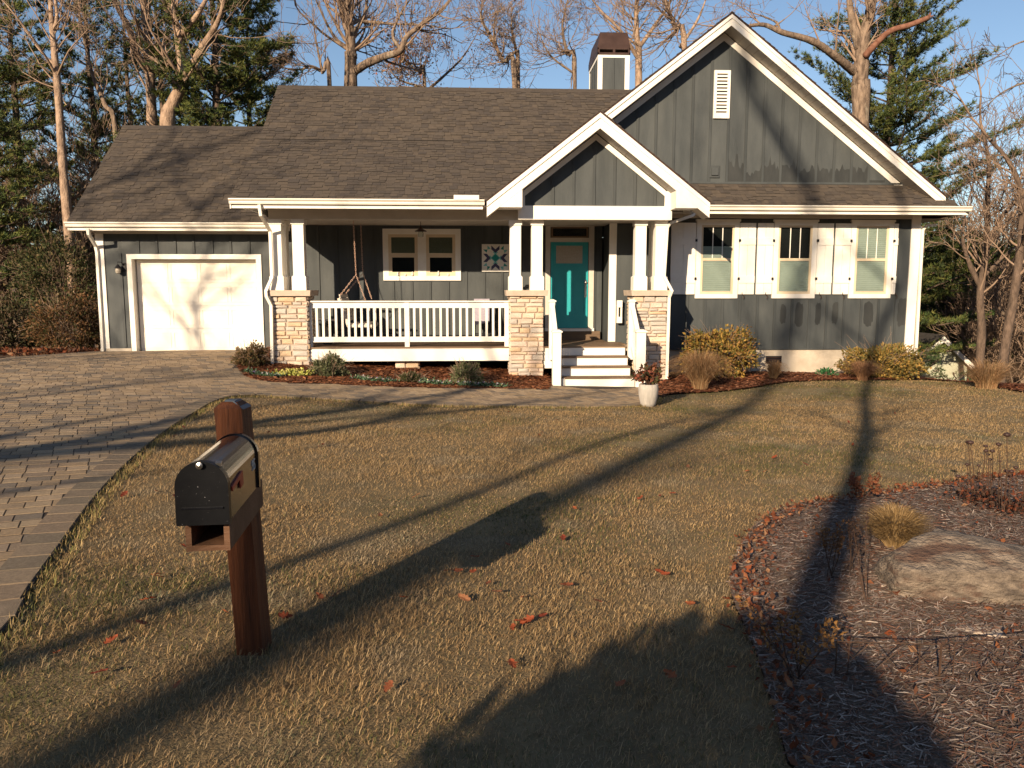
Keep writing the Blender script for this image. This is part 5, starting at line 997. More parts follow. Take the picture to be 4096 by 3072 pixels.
# whitewashed planter by the steps
p = G(2592, 1626); pot = thing('planter', 'whitewashed barrel planter with reddish plant at the foot of the steps', 'planter', p); k = 1.0
part('pot', MB().lathe([(.115, 0), (.135, .06), (.165, .2), (.172, .30), (.160, .385), (.148, .39), (.145, .34), (.0, .34)], p, 24), 'pot', pot, smooth=True)
part('soil', MB().lathe([(.0, .33), (.144, .33), (.144, .352), (.0, .356)], p, 16), 'mulchr', pot)
rng = np.random.default_rng(270); sm = MB(); ends = []
for i in range(22):
    a = rng.uniform(0, 6.28); e = p+np.array((math.cos(a)*rng.uniform(.05, .28), math.sin(a)*rng.uniform(.05, .25), .35+rng.uniform(.1, .38))); m_ = p+np.array((math.cos(a)*.06, math.sin(a)*.06, .48)); sm.tube([p+np.array((0, 0, .34)), m_, e], [.008, .006, .003], 4, cap=False); ends += [m_+(e-m_)*s for s in (.3, .6, .8, 1.)]
part('stems', sm, 'wire', pot); leafcloud('leaves', np.array(ends), [(.20, .06, .035), (.12, .05, .03), (.07, .07, .03), (.26, .10, .05)], .06, 5, rng, pot, jit=.035)
# ------------------------------------------------------------------ things on the porch
s0 = at(1424, 882, 17.75); top1 = at(1420, 880, 17.5); sw = thing('porch_swing', 'pale wooden porch swing hung on chains at the left end of the porch', 'swing', (-2.75, 17.8, 1.1))
def chain(par, a, b):
    a, b = np.array(a, float), np.array(b, float); L = np.linalg.norm(b-a); n = int(L/.045); c = MB(); u = (b-a)/L; s = np.cross(u, (0, 1, .2)); s /= np.linalg.norm(s); v = np.cross(u, s)
    for i in range(n):
        m_ = a+u*(i+.5)*L/n; w_ = s if i % 2 else v; hl = L/n*.62
        c.tube([m_-u*hl, m_-u*hl*.6+w_*.012, m_+u*hl*.6+w_*.012, m_+u*hl, m_+u*hl*.6-w_*.012, m_-u*hl*.6-w_*.012, m_-u*hl], .0045, 4, cap=False)
    return part('chain', c, 'chain', par)
# swing frame: seat runs front to back of the porch, facing right
yf, yr = 17.3, 18.35
jf = at(1424, 1099, yf); jr = at(1451, 1093, yr)
bt_f, bt_r = at(1358, 1185, yf), at(1381, 1176, yr); st_f, st_r = at(1461, 1200, yf), at(1487, 1196, yr)
chain(sw, (jf[0]-.03, yf, 3.49), jf); chain(sw, (jr[0]-.02, yr, 3.49), jr); chain(sw, jf, bt_f); chain(sw, jf, st_f); chain(sw, jr, bt_r); chain(sw, jr, st_r)
bx_ = bt_f[0]; fx_ = st_f[0]; zt, zs = 1.80, 1.22
for q in range(7):
    z = zs+.08+q*.085; x = bx_+.16-.16*(q/6); part('back_slat', MB().hexa([(x, yf, z), (x+.022, yf, z), (x+.022, yr, z), (x, yr, z), (x-.015, yf, z+.072), (x+.007, yf, z+.072), (x+.007, yr, z+.072), (x-.015, yr, z+.072)]), 'swing', sw)
for q in range(6):
    x = bx_+.18+q*.085; part('seat_slat', MB().box(x, x+.072, yf, yr, zs, zs+.024), 'swing', sw)
for yy in (yf-.03, yr):
    part('arm_rest', MB().box(bx_+.0, fx_+.14, yy-.04, yy+.06, zs+.42, zs+.445), 'swing', sw); part('arm_post', MB().box(fx_+.04, fx_+.10, yy, yy+.03, zs-.05, zs+.42), 'swing', sw); part('side_frame', MB().bar((bx_+.16, yy+.015, zs-.03), (fx_+.14, yy+.015, zs-.03), .03, .06), 'swing', sw); part('back_post', MB().bar((bx_+.18, yy+.015, zs-.04), (bx_-.02, yy+.015, zt), .03, .06), 'swing', sw)
part('front_apron', MB().box(fx_+.10, fx_+.125, yf, yr, zs-.09, zs+.0), 'swing', sw)
# pendant lamp
lp = at(1683, 918, 17.7); pl = thing('pendant_lamp', 'dark bell pendant lamp hanging before the porch window', 'lamp', (lp[0], lp[1], lp[2]))
part('cord', MB().tube([(lp[0], lp[1], 3.5), (lp[0], lp[1], lp[2]+.02)], .006, 5), 'black', pl); part('lamp_shade', MB().lathe([(.012, .08), (.03, .05), (.035, .02), (.13, -.03), (.135, -.045), (.10, -.04), (.03, .0)], lp, 18), 'bronze', pl); part('globe', MB().lathe([(.05, -.04), (.065, -.10), (.06, -.16), (.02, -.17)], lp, 14), 'glass', pl)
# quilt block sign
qx, qz, qs = (XX(1927, 1030, YB)+XX(2036, 1030, YB))/2, ZZ(1980, 1032, YB), .325
ql = thing('quilt_square', 'square painted quilt block sign in teal, navy and white on the porch wall', 'sign', (qx, YB-.03, qz))
part('board', MB().box(qx-qs, qx+qs, YB-.05, YB-.022, qz-qs, qz+qs), 'q_white', ql)
def patch(nm, mt_, pts, lift=0):
    part(nm, MB().prism([(qx+u*qs*.95, YB-.052-lift, qz+v*qs*.95) for u, v in pts], (0, .0018, 0)), mt_, ql)
patch('centre_diamond', 'q_aqua', [(0, .62), (.62, 0), (0, -.62), (-.62, 0)]); 
for a in range(4):
    c, s_ = (1, 0, -1, 0)[a], (0, 1, 0, -1)[a]; Rr = lambda L: [(u*c-v*s_, u*s_+v*c) for u, v in L]
    patch('diamond_square', 'q_white', Rr([(.31, .07), (.55, .31), (.31, .55), (.07, .31)]), .001)
    patch('chevron', 'q_navy', Rr([(-.32, .95), (-.32, .66), (0, .38), (.32, .66), (.32, .95), (0, .66)]), .001)
    patch('corner_leaf', 'q_teal', Rr([(.64, .95), (.40, .68), (.64, .62)]), .001); patch('corner_leaf', 'q_teal', Rr([(.95, .62), (.64, .62), (.68, .38)]), .001); patch('corner_leaf', 'q_aqua', Rr([(.64, .62), (.95, .62), (.80, .45), (.68, .38)]), .002)
patch('centre_diamond', 'q_teal', [(0, .30), (.30, 0), (0, -.30), (-.30, 0)], .003)
# porch chair with cushion, right of the railing
c0 = np.array((.25, 18.2, DK)); chx = thing('porch_chair', 'dark chair with lavender throw behind the right end of the railing', 'chair', c0)
for sx_ in (-.24, .24):
    for sy_ in (-.24, .22): part('leg', MB().bar(c0+(sx_, sy_, 0), c0+(sx_*.95, sy_*.95, .42), .035, .035, (0, 1, 0)), 'black', chx)
part('seat', MB().box(c0[0]-.28, c0[0]+.28, c0[1]-.28, c0[1]+.26, DK+.42, DK+.46), 'black', chx); part('stretcher', MB().bar(c0+(-.24, -.24, .2), c0+(.24, -.24, .2), .02, .03), 'black', chx)
part('backrest', MB().hexa([tuple(c0+p) for p in ((-.27, .22, .46), (.27, .22, .46), (.27, .25, .46), (-.27, .25, .46), (-.25, .34, .98), (.25, .34, .98), (.25, .37, .98), (-.25, .37, .98))]), 'black', chx)
part('throw', MB().hexa([tuple(c0+p) for p in ((-.26, -.30, .40), (.10, -.30, .47), (.10, .20, .48), (-.26, .20, .48), (-.26, -.30, .50), (.10, -.30, .50), (.12, .32, 1.0), (-.25, .32, 1.0))]), 'cushion', chx)
# small side table with lanterns at the left end
t0 = np.array((-3.55, 18.25, DK)); tb = thing('side_table', 'small dark side table at the left end of the porch', 'table', t0); part('table_top', MB().box(t0[0]-.33, t0[0]+.33, t0[1]-.25, t0[1]+.25, DK+.50, DK+.53), 'swing', tb)
for sx_ in (-.29, .29):
    for sy_ in (-.21, .21): part('leg', MB().box(t0[0]+sx_-.02, t0[0]+sx_+.02, t0[1]+sy_-.02, t0[1]+sy_+.02, DK, DK+.5), 'black', tb)
lt = np.array((-3.30, 17.6, DK)); ln = thing('floor_lantern', 'pale floor lantern behind the first balusters', 'lantern', lt); part('body', MB().box(lt[0]-.06, lt[0]+.06, lt[1]-.06, lt[1]+.06, DK+.03, DK+.40), 'frost', ln); part('roof', MB().lathe([(.1, .40), (.03, .5), (.02, .52)], lt, 4), 'black', ln); part('base', MB().box(lt[0]-.08, lt[0]+.08, lt[1]-.08, lt[1]+.08, DK, DK+.03), 'black', ln)
# little things on the pier caps and on the window sill
q = at(2114, 1152, 16.95); th = thing('toy_truck', 'small dark toy truck between the columns on the middle pier', 'toy', (q[0], q[1], CZ1)); part('body', MB().box(q[0]-.12, q[0]+.12, q[1]-.05, q[1]+.05, CZ1+.03, CZ1+.07).hexa([(q[0]-.09, q[1]-.05, CZ1+.07), (q[0]+.06, q[1]-.05, CZ1+.07), (q[0]+.06, q[1]+.05, CZ1+.07), (q[0]-.09, q[1]+.05, CZ1+.07), (q[0]-.06, q[1]-.045, CZ1+.12), (q[0]+.03, q[1]-.045, CZ1+.12), (q[0]+.03, q[1]+.045, CZ1+.12), (q[0]-.06, q[1]+.045, CZ1+.12)]), 'black', th)
for u in (-.07, .07):
    for v in (-.05, .05): part('wheel', MB().tube([(q[0]+u, q[1]+v-.012, CZ1+.03), (q[0]+u, q[1]+v+.012, CZ1+.03)], .03, 10), 'black', th)
for i, (px, h) in enumerate(((1592, .09), (1622, .05), (1650, .10), (1754, .12), (1793, .06))):
    x = XX(px, 1085, YB); o_ = (x, YB-.047, pz0+.11); MB().lathe([(.02, 0), (.024, h*.3), (.012, h*.6), (.018, h*.75), (.008, h)], (x, YB-.05, pz0+.11), 10).build('figurine', M['q_white'], None, True, label=['pale figurine at the left of the left sill of the porch window', 'short pale figurine in the middle of the left sill', 'pale figurine at the right of the left sill of the porch window', 'tallest pale figurine on the right sill of the porch window', 'short pale figurine at the right end of the right sill'][i], category='figurine', group='figurines on the porch window sill')
# ------------------------------------------------------------------ island bed: boulder, blocks, wire fence, dry flowers
def rock(name, label, c, size, seed, rz=0., mt='rock', sub=5, amp=.10, cat='rock', shape=None):
    import bmesh
    bm = bmesh.new(); bmesh.ops.create_cube(bm, size=2); bmesh.ops.subdivide_edges(bm, edges=bm.edges[:], cuts=sub*2, use_grid_fill=True); rng = np.random.default_rng(seed)
    from mathutils import noise as ns
    off = Vector(rng.uniform(-50, 50, 3).tolist()); planes = [(Vector(rng.normal(size=3).tolist()).normalized(), float(rng.uniform(.85, 1.15))) for _ in range(11)]
    for v in bm.verts:
        p = v.co.copy(); q = p/ max(1e-6, (abs(p.x)**9+abs(p.y)**9+abs(p.z)**9)**(1/9))
        for pn, pd in planes: q = q-pn*max(0., q.dot(pn)-pd)
        n1 = ns.noise(q*1.1+off)*2.2+ns.noise(q*2.6+off)*.8+ns.noise(q*6+off)*.45+abs(ns.noise(q*Vector((3, 3, 9))+off))*.7+ns.noise(q*14+off)*.25; q = q*(1+amp*n1)
        if shape: q = shape(q)
        v.co = Vector((q.x*size[0], q.y*size[1], q.z*size[2]))
    me_ = bpy.data.meshes.new(name); bm.to_mesh(me_); bm.free(); me_.materials.append(M[mt]); me_.polygons.foreach_set('use_smooth', [True]*len(me_.polygons))
    o = link(name, me_, None, label=label, category=cat); o.matrix_basis = Matrix.Translation(Vector([float(a) for a in c])) @ Matrix.Rotation(rz, 4, 'Z'); return o
bl = G(3600, 2360); br = G(4020, 2425); rc = (bl+br)/2; 
rock('boulder', 'long flat topped brown boulder in the island bed', (rc[0]+.24, rc[1]+.14, rc[2]+.06), (.50, .29, .185), 306, rz=math.radians(-14), amp=.06, sub=9, shape=lambda q: Vector((q.x+.12*q.z, q.y, q.z*(1-.15*q.x)+.10*q.y*(q.z > 0))))
q = G(4020, 2262); rock('edging_stone', 'small pale square stone behind the boulder', (q[0]+.02, q[1]+.06, q[2]+.03), (.05, .045, .045), 302, .2, 'cap', 3, .06, 'stone'); q = G(4085, 2285); rock('edging_stone', 'small dark stone at the right edge behind the boulder', (q[0]+.02, q[1]+.06, q[2]+.03), (.05, .05, .045), 303, .4, 'rock', 3, .06, 'stone')
q = G(3920, 2535); rock('flat_stone', 'flat pale stone beside the wire fence', (q[0], q[1], q[2]+.01), (.11, .06, .015), 304, -.4, 'cap', 3, .08, 'stone')
# wire fence: folding border panels
def wire_panel(label, p0, p1, h):
    p0, p1 = np.array(p0), np.array(p1); t = thing('wire_border_fence', label, 'fence', p0, 'low wire border fence panels'); z = np.array((0, 0, 1.)); L = p1-p0
    rod = lambda nm, a, b, r=.0028: part(nm, MB().tube([a, b], r, 5), 'wire', t)
    rod('stake', p0-z*.06, p0+z*h); rod('stake', p1-z*.06, p1+z*h, .0042); rod('rail', p0+z*h, p1+z*h); rod('rail', p0+z*.03, p1+z*.03)
    n = 3
    for i in range(n):
        a, b = p0+L*i/n, p0+L*(i+1)/n; rod('cross_wire', a+z*.03, b+z*h, .0018); rod('cross_wire', b+z*.03, a+z*h, .0018)
    rod('upright', p0+L*.12+z*.03, p0+L*.12+z*h, .002); rod('upright', p0+L*.8+z*.03, p0+L*.8+z*h, .002)
wa, wb_, wc = G(3340, 2720), G(3755, 2735), G(4200, 2700)
wire_panel('low rusty wire fence panel left of its dark stake', wa, wb_, .165); wire_panel('low rusty wire fence panel running off the right edge', wb_, wc, .17)
# dry coneflower stalks
def stalks(label, items, seed, leafy=True):
    rng = np.random.default_rng(seed); b = np.mean([i[0] for i in items], 0); t = thing('dry_coneflower', label, 'dry plant', b, 'dry coneflowers in the island bed')
    for base, tip, r in items:
        m_ = (base+tip)/2+rng.normal(size=3)*.01; part('stem', MB().tube([base, m_, tip], [.004, .0032, .0025], 5), 'wire', t)
        part('seed_head', MB().lathe([(.0, -r*.7), (r*.8, -r*.4), (r, 0), (r*.85, r*.4), (.0, r*.75)], tip, 10), 'drip', t)
    if leafy:
        q = b+rng.normal(size=(260, 3))*(.10, .08, .0)+np.abs(rng.normal(size=(260, 3)))*(0, 0, .07); leafquads('dead_leaves', q, [(.08, .04, .025), (.045, .028, .02), (.16, .05, .025)], .022, rng, t)
def stk(px, pb, tx, ty, r, dy=0):
    b = G(px, pb); return (b, aY(tx, ty, b[1]+dy), r*1.35)
stalks('pair of tall dry coneflower stalks standing together', [stk(3890, 2010, 3873, 1769, .016), stk(3898, 2015, 3882, 1770, .018), stk(3835, 2015, 3832, 1905, .014), stk(3865, 2020, 3868, 1858, .012), stk(3935, 2020, 3915, 1862, .01)], 311)
stalks('tallest single dry coneflower stalk near the right edge', [stk(4015, 2070, 4028, 1739, .018), stk(4010, 2070, 3994, 1777, .014), stk(4030, 2060, 4025, 1884, .014), stk(4040, 2060, 4046, 1885, .013), stk(4050, 2050, 4063, 1870, .012), stk(4000, 2060, 4000, 1845, .008)], 312)
stalks('middle cluster of small dry coneflower heads', [stk(3930, 2020, 3943, 1784, .012), stk(3935, 2020, 3944, 1803, .014), stk(3950, 2020, 3969, 1804, .014), stk(3945, 2020, 3952, 1818, .01), stk(3960, 2020, 3960, 1838, .011)], 313)
stalks('dry coneflower stalks cut by the right edge of the picture', [stk(4090, 2060, 4096, 1905, .014), stk(4110, 2060, 4120, 1850, .014), stk(4130, 2060, 4160, 1790, .016)], 314)
def dry_stem(label, px, pb, hs, seed, n=5, sp=.06, cols=((.16, .09, .05), (.3, .15, .05)), leaf=.03):
    rng = np.random.default_rng(seed); b = G(px, pb); t = thing('dry_stalk', label, 'dry plant', b, 'dry stalks in the island bed'); m_ = MB(); pts = []
    for i in range(n):
        e = b+np.array((rng.normal()*sp, rng.normal()*sp, hs*rng.uniform(.6, 1.1))); c = (b+e)/2+rng.normal(size=3)*.012; m_.tube([b+rng.normal(size=3)*(.015, .015, 0), c, e], [.003, .0025, .0015], 4, cap=False); pts += [c+(e-c)*s for s in (.4, .6, .75, .9, 1.)]
    part('stems', m_, 'wire', t); leafcloud('seed_spikes', np.array(pts), list(cols), leaf, 9, rng, t, jit=.012)['kind'] = 'stuff'
dry_stem('thin dry stalk with orange leaves left of the boulder shadow', 3330, 2330, .34, 321, cols=((.22, .11, .04), (.13, .07, .035)), leaf=.013)
dry_stem('slender dark seed spikes beside the golden tuft', 3395, 2300, .30, 322, 4, .03, ((.05, .03, .025), (.09, .05, .03)), .012)
dry_stem('tall dark dry stalk in front of the golden tuft', 3450, 2420, .44, 323, 3, .03, ((.05, .03, .025), (.04, .025, .02)), .012)
dry_stem('leafy brown dead plant at the lower left of the island bed', 3190, 2740, .30, 324, 8, .10, ((.20, .10, .035), (.10, .06, .03), (.27, .14, .045)), .014)
dry_stem('low reddish twigs on the far rim of the island bed', 3440, 2010, .20, 325, 7, .10, ((.22, .08, .04), (.16, .06, .03)), .02)
# unseen evergreen added behind the camera to cast the round shadow on the near lawn
rng = np.random.default_rng(331); b = np.array((1.3, 3.3))-LD*6.4; zb = H(*b)
t = thing('added_shrub', 'rounded evergreen shrub behind the viewer shading the near lawn', 'shrub', (b[0], b[1], zb))
d = rng.normal(size=(9000, 3)); d /= np.linalg.norm(d, axis=1)[:, None]; q = np.array((b[0], b[1], zb+1.2))+d*np.array((1.0, 1.0, 1.1))*(rng.uniform(.3, 1, 9000)**.35)[:, None]; leafquads('foliage', q, [(.05, .07, .02), (.07, .09, .03)], .08, rng, t, N_=d*.7); part('stem', MB().tube([(b[0], b[1], zb-.1), (b[0], b[1], zb+1.2)], [.06, .03], 8), 'bark', t)
# ------------------------------------------------------------------ shed down the slope
s1_ = at(3757, 1350, 30); sY = 30.; ex = at(3600, 1455, sY); ey = at(3870, 1455, sY); ap = s1_
shd = thing('garden_shed', 'pale green shed gable far down the slope right of the house', 'shed', (ap[0], sY, H(ap[0], sY)))
hx_ = ey[0]-ap[0]; ez = ey[2]; bz = -4.
part('wall', MB().prism([(ap[0]-hx_, sY, bz), (ap[0]+hx_, sY, bz), (ap[0]+hx_, sY, ez), (ap[0], sY, ap[2]-.1), (ap[0]-hx_, sY, ez)], (0, 4, 0)), 'shed', shd)
for s_ in (-1, 1):
    part('roof', MB().prism([(ap[0], sY-.3, ap[2]+.05), (ap[0]+s_*(hx_+.3), sY-.3, ez-.25), (ap[0]+s_*(hx_+.3), sY+4.2, ez-.25), (ap[0], sY+4.2, ap[2]+.05)], (0, 0, .08)), 'felt', shd); part('rake_board', MB().prism([(ap[0], sY-.33, ap[2]+.06), (ap[0]+s_*(hx_+.3), sY-.33, ez-.24), (ap[0]+s_*(hx_+.3), sY-.33, ez-.46), (ap[0], sY-.33, ap[2]-.16)], (0, .025, 0)), 'trim', shd)
# ------------------------------------------------------------------ grass, mulch, fallen leaves
def frustum(P_, m=1.5): 
    u = P_@RT[:2]; dd = P_@FW[:2]; return (dd > .9) & (np.abs(u) < dd*.70+m)
def scatter(poly, dens_fn, box, rng, nmax):
    n = int(nmax); P_ = np.stack([rng.uniform(box[0], box[1], n), rng.uniform(box[2], box[3], n)], 1)
    return P_[inpoly(P_, poly) & frustum(P_) & (rng.random(n) < dens_fn(P_))]
def vnoise(P_, s, seed):                              # smooth value noise on the plane
    r = np.random.default_rng(seed); T = r.random((64, 64)); q = P_*s; i = np.floor(q).astype(int); f = q-i; f = f*f*(3-2*f); g_ = lambda a, b: T[(i[:, 0]+a) % 64, (i[:, 1]+b) % 64]
    return (g_(0, 0)*(1-f[:, 0])+g_(1, 0)*f[:, 0])*(1-f[:, 1])+(g_(0, 1)*(1-f[:, 0])+g_(1, 1)*f[:, 0])*f[:, 1]
rng = np.random.default_rng(401)
def dens(P_): d = np.hypot(P_[:, 0], P_[:, 1]); return np.clip((4.2/d)**1.15, .16, 1)*np.clip(.35+1.1*vnoise(P_, 2.3, 6), .3, 1)
P_ = scatter(LAWN, dens, (-4.5, 16, 1.0, 17.2), rng, 2.5e6); n = len(P_)
dist = np.hypot(P_[:, 0], P_[:, 1]); z = Hs(P_[:, 0], P_[:, 1])+.003
pat = vnoise(P_, .55, 1)*.6+vnoise(P_, 1.7, 2)*.4; pat2 = vnoise(P_, 3.1, 3); clump = vnoise(P_, 9., 4)
green = np.clip((pat-.50)*2.2+.16+np.clip((P_[:, 1]-11.3)/2.5, 0, 1)*.55*(np.abs(P_[:, 0]-1) < 9)-.18*np.clip((9-np.abs(P_[:, 1]-7))/4, 0, 1), .03, .95)
isg = rng.random(n) < green
straw = np.array([(.37, .25, .12), (.305, .198, .097), (.42, .295, .15), (.25, .17, .095)])[rng.integers(0, 4, n)]
grn = np.array([(.10, .105, .034), (.14, .13, .048), (.075, .085, .028), (.19, .155, .065)])[rng.integers(0, 4, n)]
frost = np.array((.25, .24, .20)); col = np.where(isg[:, None], grn, straw); fm = np.clip((pat2-.62)*1.4, 0, .4)[:, None]; col = col*(1-fm)+frost*fm; col *= rng.uniform(.7, 1.2, (n, 1))
a = rng.uniform(0, 6.28, n); lean = rng.uniform(.25, 1.15, n); h = rng.uniform(.010, .028, n)*(.7+.6*clump)*(1+.2*(dist < 4.5)); h *= (.55+.9*vnoise(P_, 1.3, 5))*np.where(rng.random(n) < .05, 1.7, 1.); wd = .0007+.00030*dist; 
dirv = np.stack([np.cos(a)*np.sin(lean), np.sin(a)*np.sin(lean), np.cos(lean)], 1); b3 = np.c_[P_, z]; sd3 = np.stack([-np.sin(a+.6), np.cos(a+.6), np.zeros(n)], 1)
nearm = dist < 6.0
def tri(m):
    b, d, s, hh, ww = b3[m], dirv[m], sd3[m], h[m][:, None]*1.25, wd[m][:, None]; return np.stack([b-s*ww, b+s*ww, b+d*hh], 1).reshape(-1, 3), col[m]
V1, c1 = tri(~nearm); k1 = len(V1)
b, d, s, hh, ww = b3[nearm], dirv[nearm], sd3[nearm], h[nearm][:, None]*1.2, wd[nearm][:, None]
mid = b+(d*.55+np.array((0, 0, .12)))*hh; tip = b+d*hh*1.1-np.array((0, 0, .15))*hh
V2 = np.stack([b-s*ww, b+s*ww, mid-s*ww*.8, mid+s*ww*.8, tip], 1).reshape(-1, 3); m2 = len(b); base = k1+np.arange(m2)[:, None]*5
F2 = np.concatenate([base+np.array([0, 1, 3]), base+np.array([0, 3, 2]), base+np.array([2, 3, 4])]); Fa = np.concatenate([np.arange(k1).reshape(-1, 3), F2])
npmesh('grass', M['colt'], np.concatenate([V1, V2]), Fa, np.clip(np.concatenate([np.repeat(c1, 3, 0), np.repeat(col[nearm], 5, 0)]), 0, 1), None, kind='stuff', label='winter lawn of straw coloured and green grass blades', category='grass')
# longer tufts where the lawn meets the paving
ee = []
for p0, p1 in zip(E2[:-1], E2[1:]):
    L = np.linalg.norm(p1-p0); m = int(L*420*(1 if p0[1] < 7 else .6)); t = rng.random((m, 1)); dn = (p1-p0)/L; ee.append(p0+(p1-p0)*t+np.array((dn[1], -dn[0]))*(rng.random((m, 1))**1.5*.12-.015))
ee = np.concatenate(ee); ee = ee[frustum(ee, .8) & (ee[:, 1] < 16)]; n = len(ee); a = rng.uniform(0, 6.28, n); ln_ = rng.uniform(.2, 1.1, n); hh = rng.uniform(.03, .07, n)[:, None]
d = np.stack([np.cos(a)*np.sin(ln_), np.sin(a)*np.sin(ln_), np.cos(ln_)], 1); b = np.c_[ee, Hs(ee[:, 0], ee[:, 1])+.003]; s = np.stack([-np.sin(a), np.cos(a), np.zeros(n)], 1); ww = (.002+.0003*np.hypot(ee[:, 0], ee[:, 1]))[:, None]
c = np.array([(.40, .29, .12), (.46, .34, .16), (.20, .20, .06), (.33, .24, .1)])[rng.integers(0, 4, n)]*rng.uniform(.75, 1.15, (n, 1))
npmesh('edge_grass', M['colt'], np.stack([b-s*ww, b+s*ww, b+d*hh], 1).reshape(-1, 3), np.arange(n*3).reshape(-1, 3), np.repeat(c, 3, 0), None, kind='stuff', label='shaggy straw grass fringe along the edge of the paving', category='grass')
# straw and bark shreds on the beds
def shreds(name, label, poly, box, nmax, cols, seed, dz, L=(.015, .06), w_=(.0008, .002), df=lambda q: np.ones(len(q)), parent=None, hump=None):
    r = np.random.default_rng(seed); q = scatter(poly, df, box, r, nmax); n = len(q); a = r.uniform(0, 6.28, n); a = np.where(r.random(n) < .5, r.normal(0.1, .5, n), a); el = r.normal(0, .16, n); l = r.uniform(*L, n)[:, None]; ww = r.uniform(*w_, n)[:, None]*(1+.12*np.hypot(q[:, 0], q[:, 1]))[:, None]
    d = np.stack([np.cos(a)*np.cos(el), np.sin(a)*np.cos(el), np.sin(el)], 1); zz = Hs(q[:, 0], q[:, 1])+dz+np.abs(r.normal(0, .009, n))
    if hump is not None: zz = zz+hump(q[:, 0], q[:, 1])
    b = np.c_[q, zz]; s = np.stack([-np.sin(a), np.cos(a), r.normal(0, .3, n)], 1)
    c = np.array(cols)[r.integers(0, len(cols), n)]*r.uniform(.6, 1.25, (n, 1)); V_ = np.stack([b-s*ww-d*l/2, b+s*ww-d*l/2, b+s*ww*.7+d*l/2, b-s*ww*.7+d*l/2], 1).reshape(-1, 3)
    npmesh(name, M['col'], V_, np.arange(n*4).reshape(-1, 4), np.clip(np.repeat(c, 4, 0), 0, 1), None, kind='stuff', label=label, category='mulch')
dn = lambda q: np.clip((4.2/np.hypot(q[:, 0], q[:, 1]))**1.2, .15, 1)
shreds('mulch_shreds', 'weathered grey brown straw mulch of the island bed', ISLP, (.8, 8.5, 1., 8.), 370000, [(.22, .175, .15), (.16, .12, .10), (.17, .09, .06), (.34, .28, .235), (.10, .06, .045), (.21, .15, .12), (.14, .06, .035)], 411, .022, df=dn)
shreds('red_mulch', 'dark red shredded mulch of the porch bed', BED1, (-5, 1.7, 14, 18.5), 40000, [(.15, .05, .022), (.21, .075, .032), (.09, .032, .016), (.26, .11, .05)], 412, .032, (.04, .10), (.003, .006), hump=lambda x, y: .12*np.clip((y-15.9)/1.2, 0, 1))
shreds('red_mulch', 'dark red shredded mulch of the bed along the wing', BED2, (3.4, 14, 14, 18.2), 42000, [(.13, .045, .022), (.19, .07, .032), (.085, .032, .018), (.24, .11, .06)], 413, .032, (.04, .10), (.003, .006), hump=lambda x, y: .05*np.clip((y-16.6)/1., 0, 1))
# oak leaves
lm = []
for k in range(4):
    r = random.Random(500+k); out = []
    for i in range(9):
        t = i/8; wv = (.10+.26*math.sin(math.pi*min(1, t*1.05)))*(1 if i % 2 else .5); out.append((wv*r.uniform(.8, 1.15), t))
    pts = [(u, v) for u, v in out]+[(-u*r.uniform(.8, 1.1), v) for u, v in out[::-1]]; cl = r.uniform(.3, .9)
    mb = MB(); mb.add([(u, v-.5, cl*u*u+r.uniform(0, .06)+.25*(v-.5)**2) for u, v in pts]+[(0, v-.5, .02) for v in (.1, .5, .9)], [(i, i+1, 18+min(2, i//3)) for i in range(8)]+[(17-i-1, 17-i, 18+min(2, i//3)) for i in range(8)]+[(8, 9, 20), (17, 0, 18), (2, 3, 19, 18), (5, 6, 20, 19), (14, 15, 18, 19), (11, 12, 19, 20)]); lm.append(mb.mesh('fallen_leaf', M['leafm']))
rr = random.Random(77); spots = [G(*p) for p in ((1615, 2415), (2265, 2365), (2635, 2310), (2660, 2320), (2090, 2415), (1795, 2305), (1890, 2310), (640, 2320), (630, 2330), (1290, 1790), (1280, 1800), (2110, 2510), (2170, 2490), (1350, 2400), (1280, 2410), (735, 2205), (2390, 2430), (2760, 2440), (2750, 1880), (3330, 1770), (2640, 2000), (2690, 1990), (2560, 2010), (1075, 1740), (735, 1720), (700, 1755), (2050, 2690), (2680, 2730), (230, 2640), (445, 2590), (3410, 1790), (3220, 1870), (3060, 1900), (2960, 1860), (2350, 1910), (2300, 2050), (1900, 2250), (1520, 2080), (2030, 2200), (2900, 2420), (2480, 2770))]
for i in range(46):
    px, py = rr.uniform(300, 3800), 1650+rr.random()**1.6*1150; p = G(px, py); spots.append(p)
spots = [p for p in spots if inpoly(np.array([p[:2]]), LAWN)[0]]
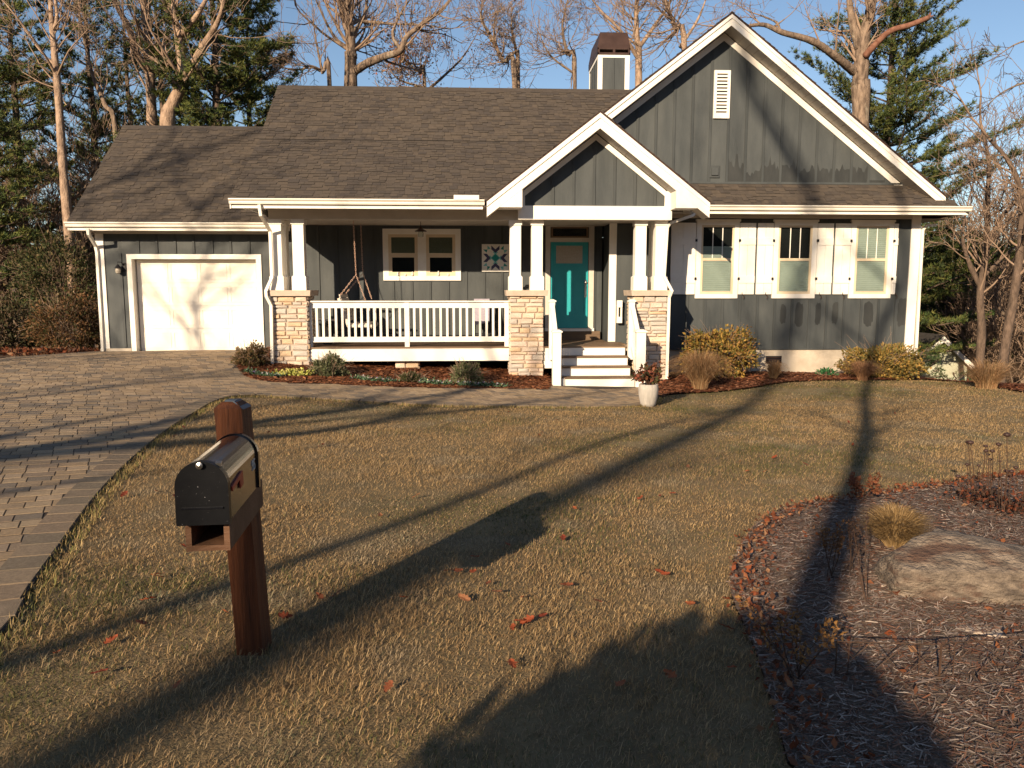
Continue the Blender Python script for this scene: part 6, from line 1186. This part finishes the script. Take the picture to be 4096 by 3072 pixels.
for p in spots:
    o = link('fallen_leaf', rr.choice(lm), None, label='fallen red brown oak leaf lying on the winter lawn', category='leaf', group='fallen leaves on the lawn'); s = rr.uniform(.045, .078)
    o.matrix_basis = Matrix.Translation((p[0], p[1], p[2]+.035)) @ Matrix.Rotation(rr.uniform(0, 6.28), 4, 'Z') @ Matrix.Rotation(rr.uniform(-.5, .5), 4, 'X') @ Matrix.Rotation(rr.uniform(-.5, .5), 4, 'Y') @ Matrix.Diagonal((s, s, s, 1))
def litter(name, label, C, size, cols, seed):
    r = np.random.default_rng(seed); q = np.array(C); z_ = Hs(q[:, 0], q[:, 1])+.03+np.abs(r.normal(0, .012, len(q))); d = np.tile((0, 0, .35), (len(q), 1)); leafquads(name, np.c_[q, z_], cols, size, r, None, 'colt', 1.4, kind='stuff', label=label, category='leaves')
LC = [(.20, .055, .022), (.24, .09, .04), (.14, .045, .022), (.24, .13, .07), (.11, .05, .03)]
r = np.random.default_rng(421); I2 = np.array(ISL); C = []
for p0, p1 in zip(I2[:-1], I2[1:]):
    m = int(np.linalg.norm(p1-p0)*170); C.append(p0+(p1-p0)*r.random((m, 1))+np.abs(r.normal(0, .10, (m, 2)))*(1, -.3)+r.normal(0, .03, (m, 2)))
litter('leaf_litter', 'band of red oak leaves caught along the rim of the island bed', np.concatenate(C), .026, LC, 422)
q = np.stack([r.uniform(1.2, 7, 900), r.uniform(1.5, 7.5, 900)], 1); q = q[inpoly(q, ISLP)]; litter('leaf_litter', 'scattered red leaves lying over the island mulch', q, .03, LC, 423)
q = np.concatenate([np.stack([r.uniform(-15, -8.9, 2600), r.normal(18.4, .5, 2600)+.0], 1)]); q = q[~inpoly(q, DRIVE)]; litter('leaf_litter', 'orange leaf litter along the far edge of the driveway', q, .08, LC, 424)
q = np.stack([r.uniform(-5, 15, 7000), r.uniform(16, 19, 7000)], 1); q = np.concatenate([q[inpoly(q, BED1)], q[inpoly(q, BED2)]]); q = q[r.random(len(q)) < .25]; litter('leaf_litter', 'dry leaves blown into the beds against the house', q, .05, LC, 425)
q = np.stack([r.uniform(-30, 30, 26000), r.uniform(19, 45, 26000)], 1)[:15000]; q = q[~((q[:, 0] > -9.2) & (q[:, 0] < 11) & (q[:, 1] < 27))]; litter('leaf_litter', 'brown leaf litter on the woodland floor behind the house', q, .12, [(.22, .12, .06), (.28, .15, .07), (.16, .09, .05)], 426)
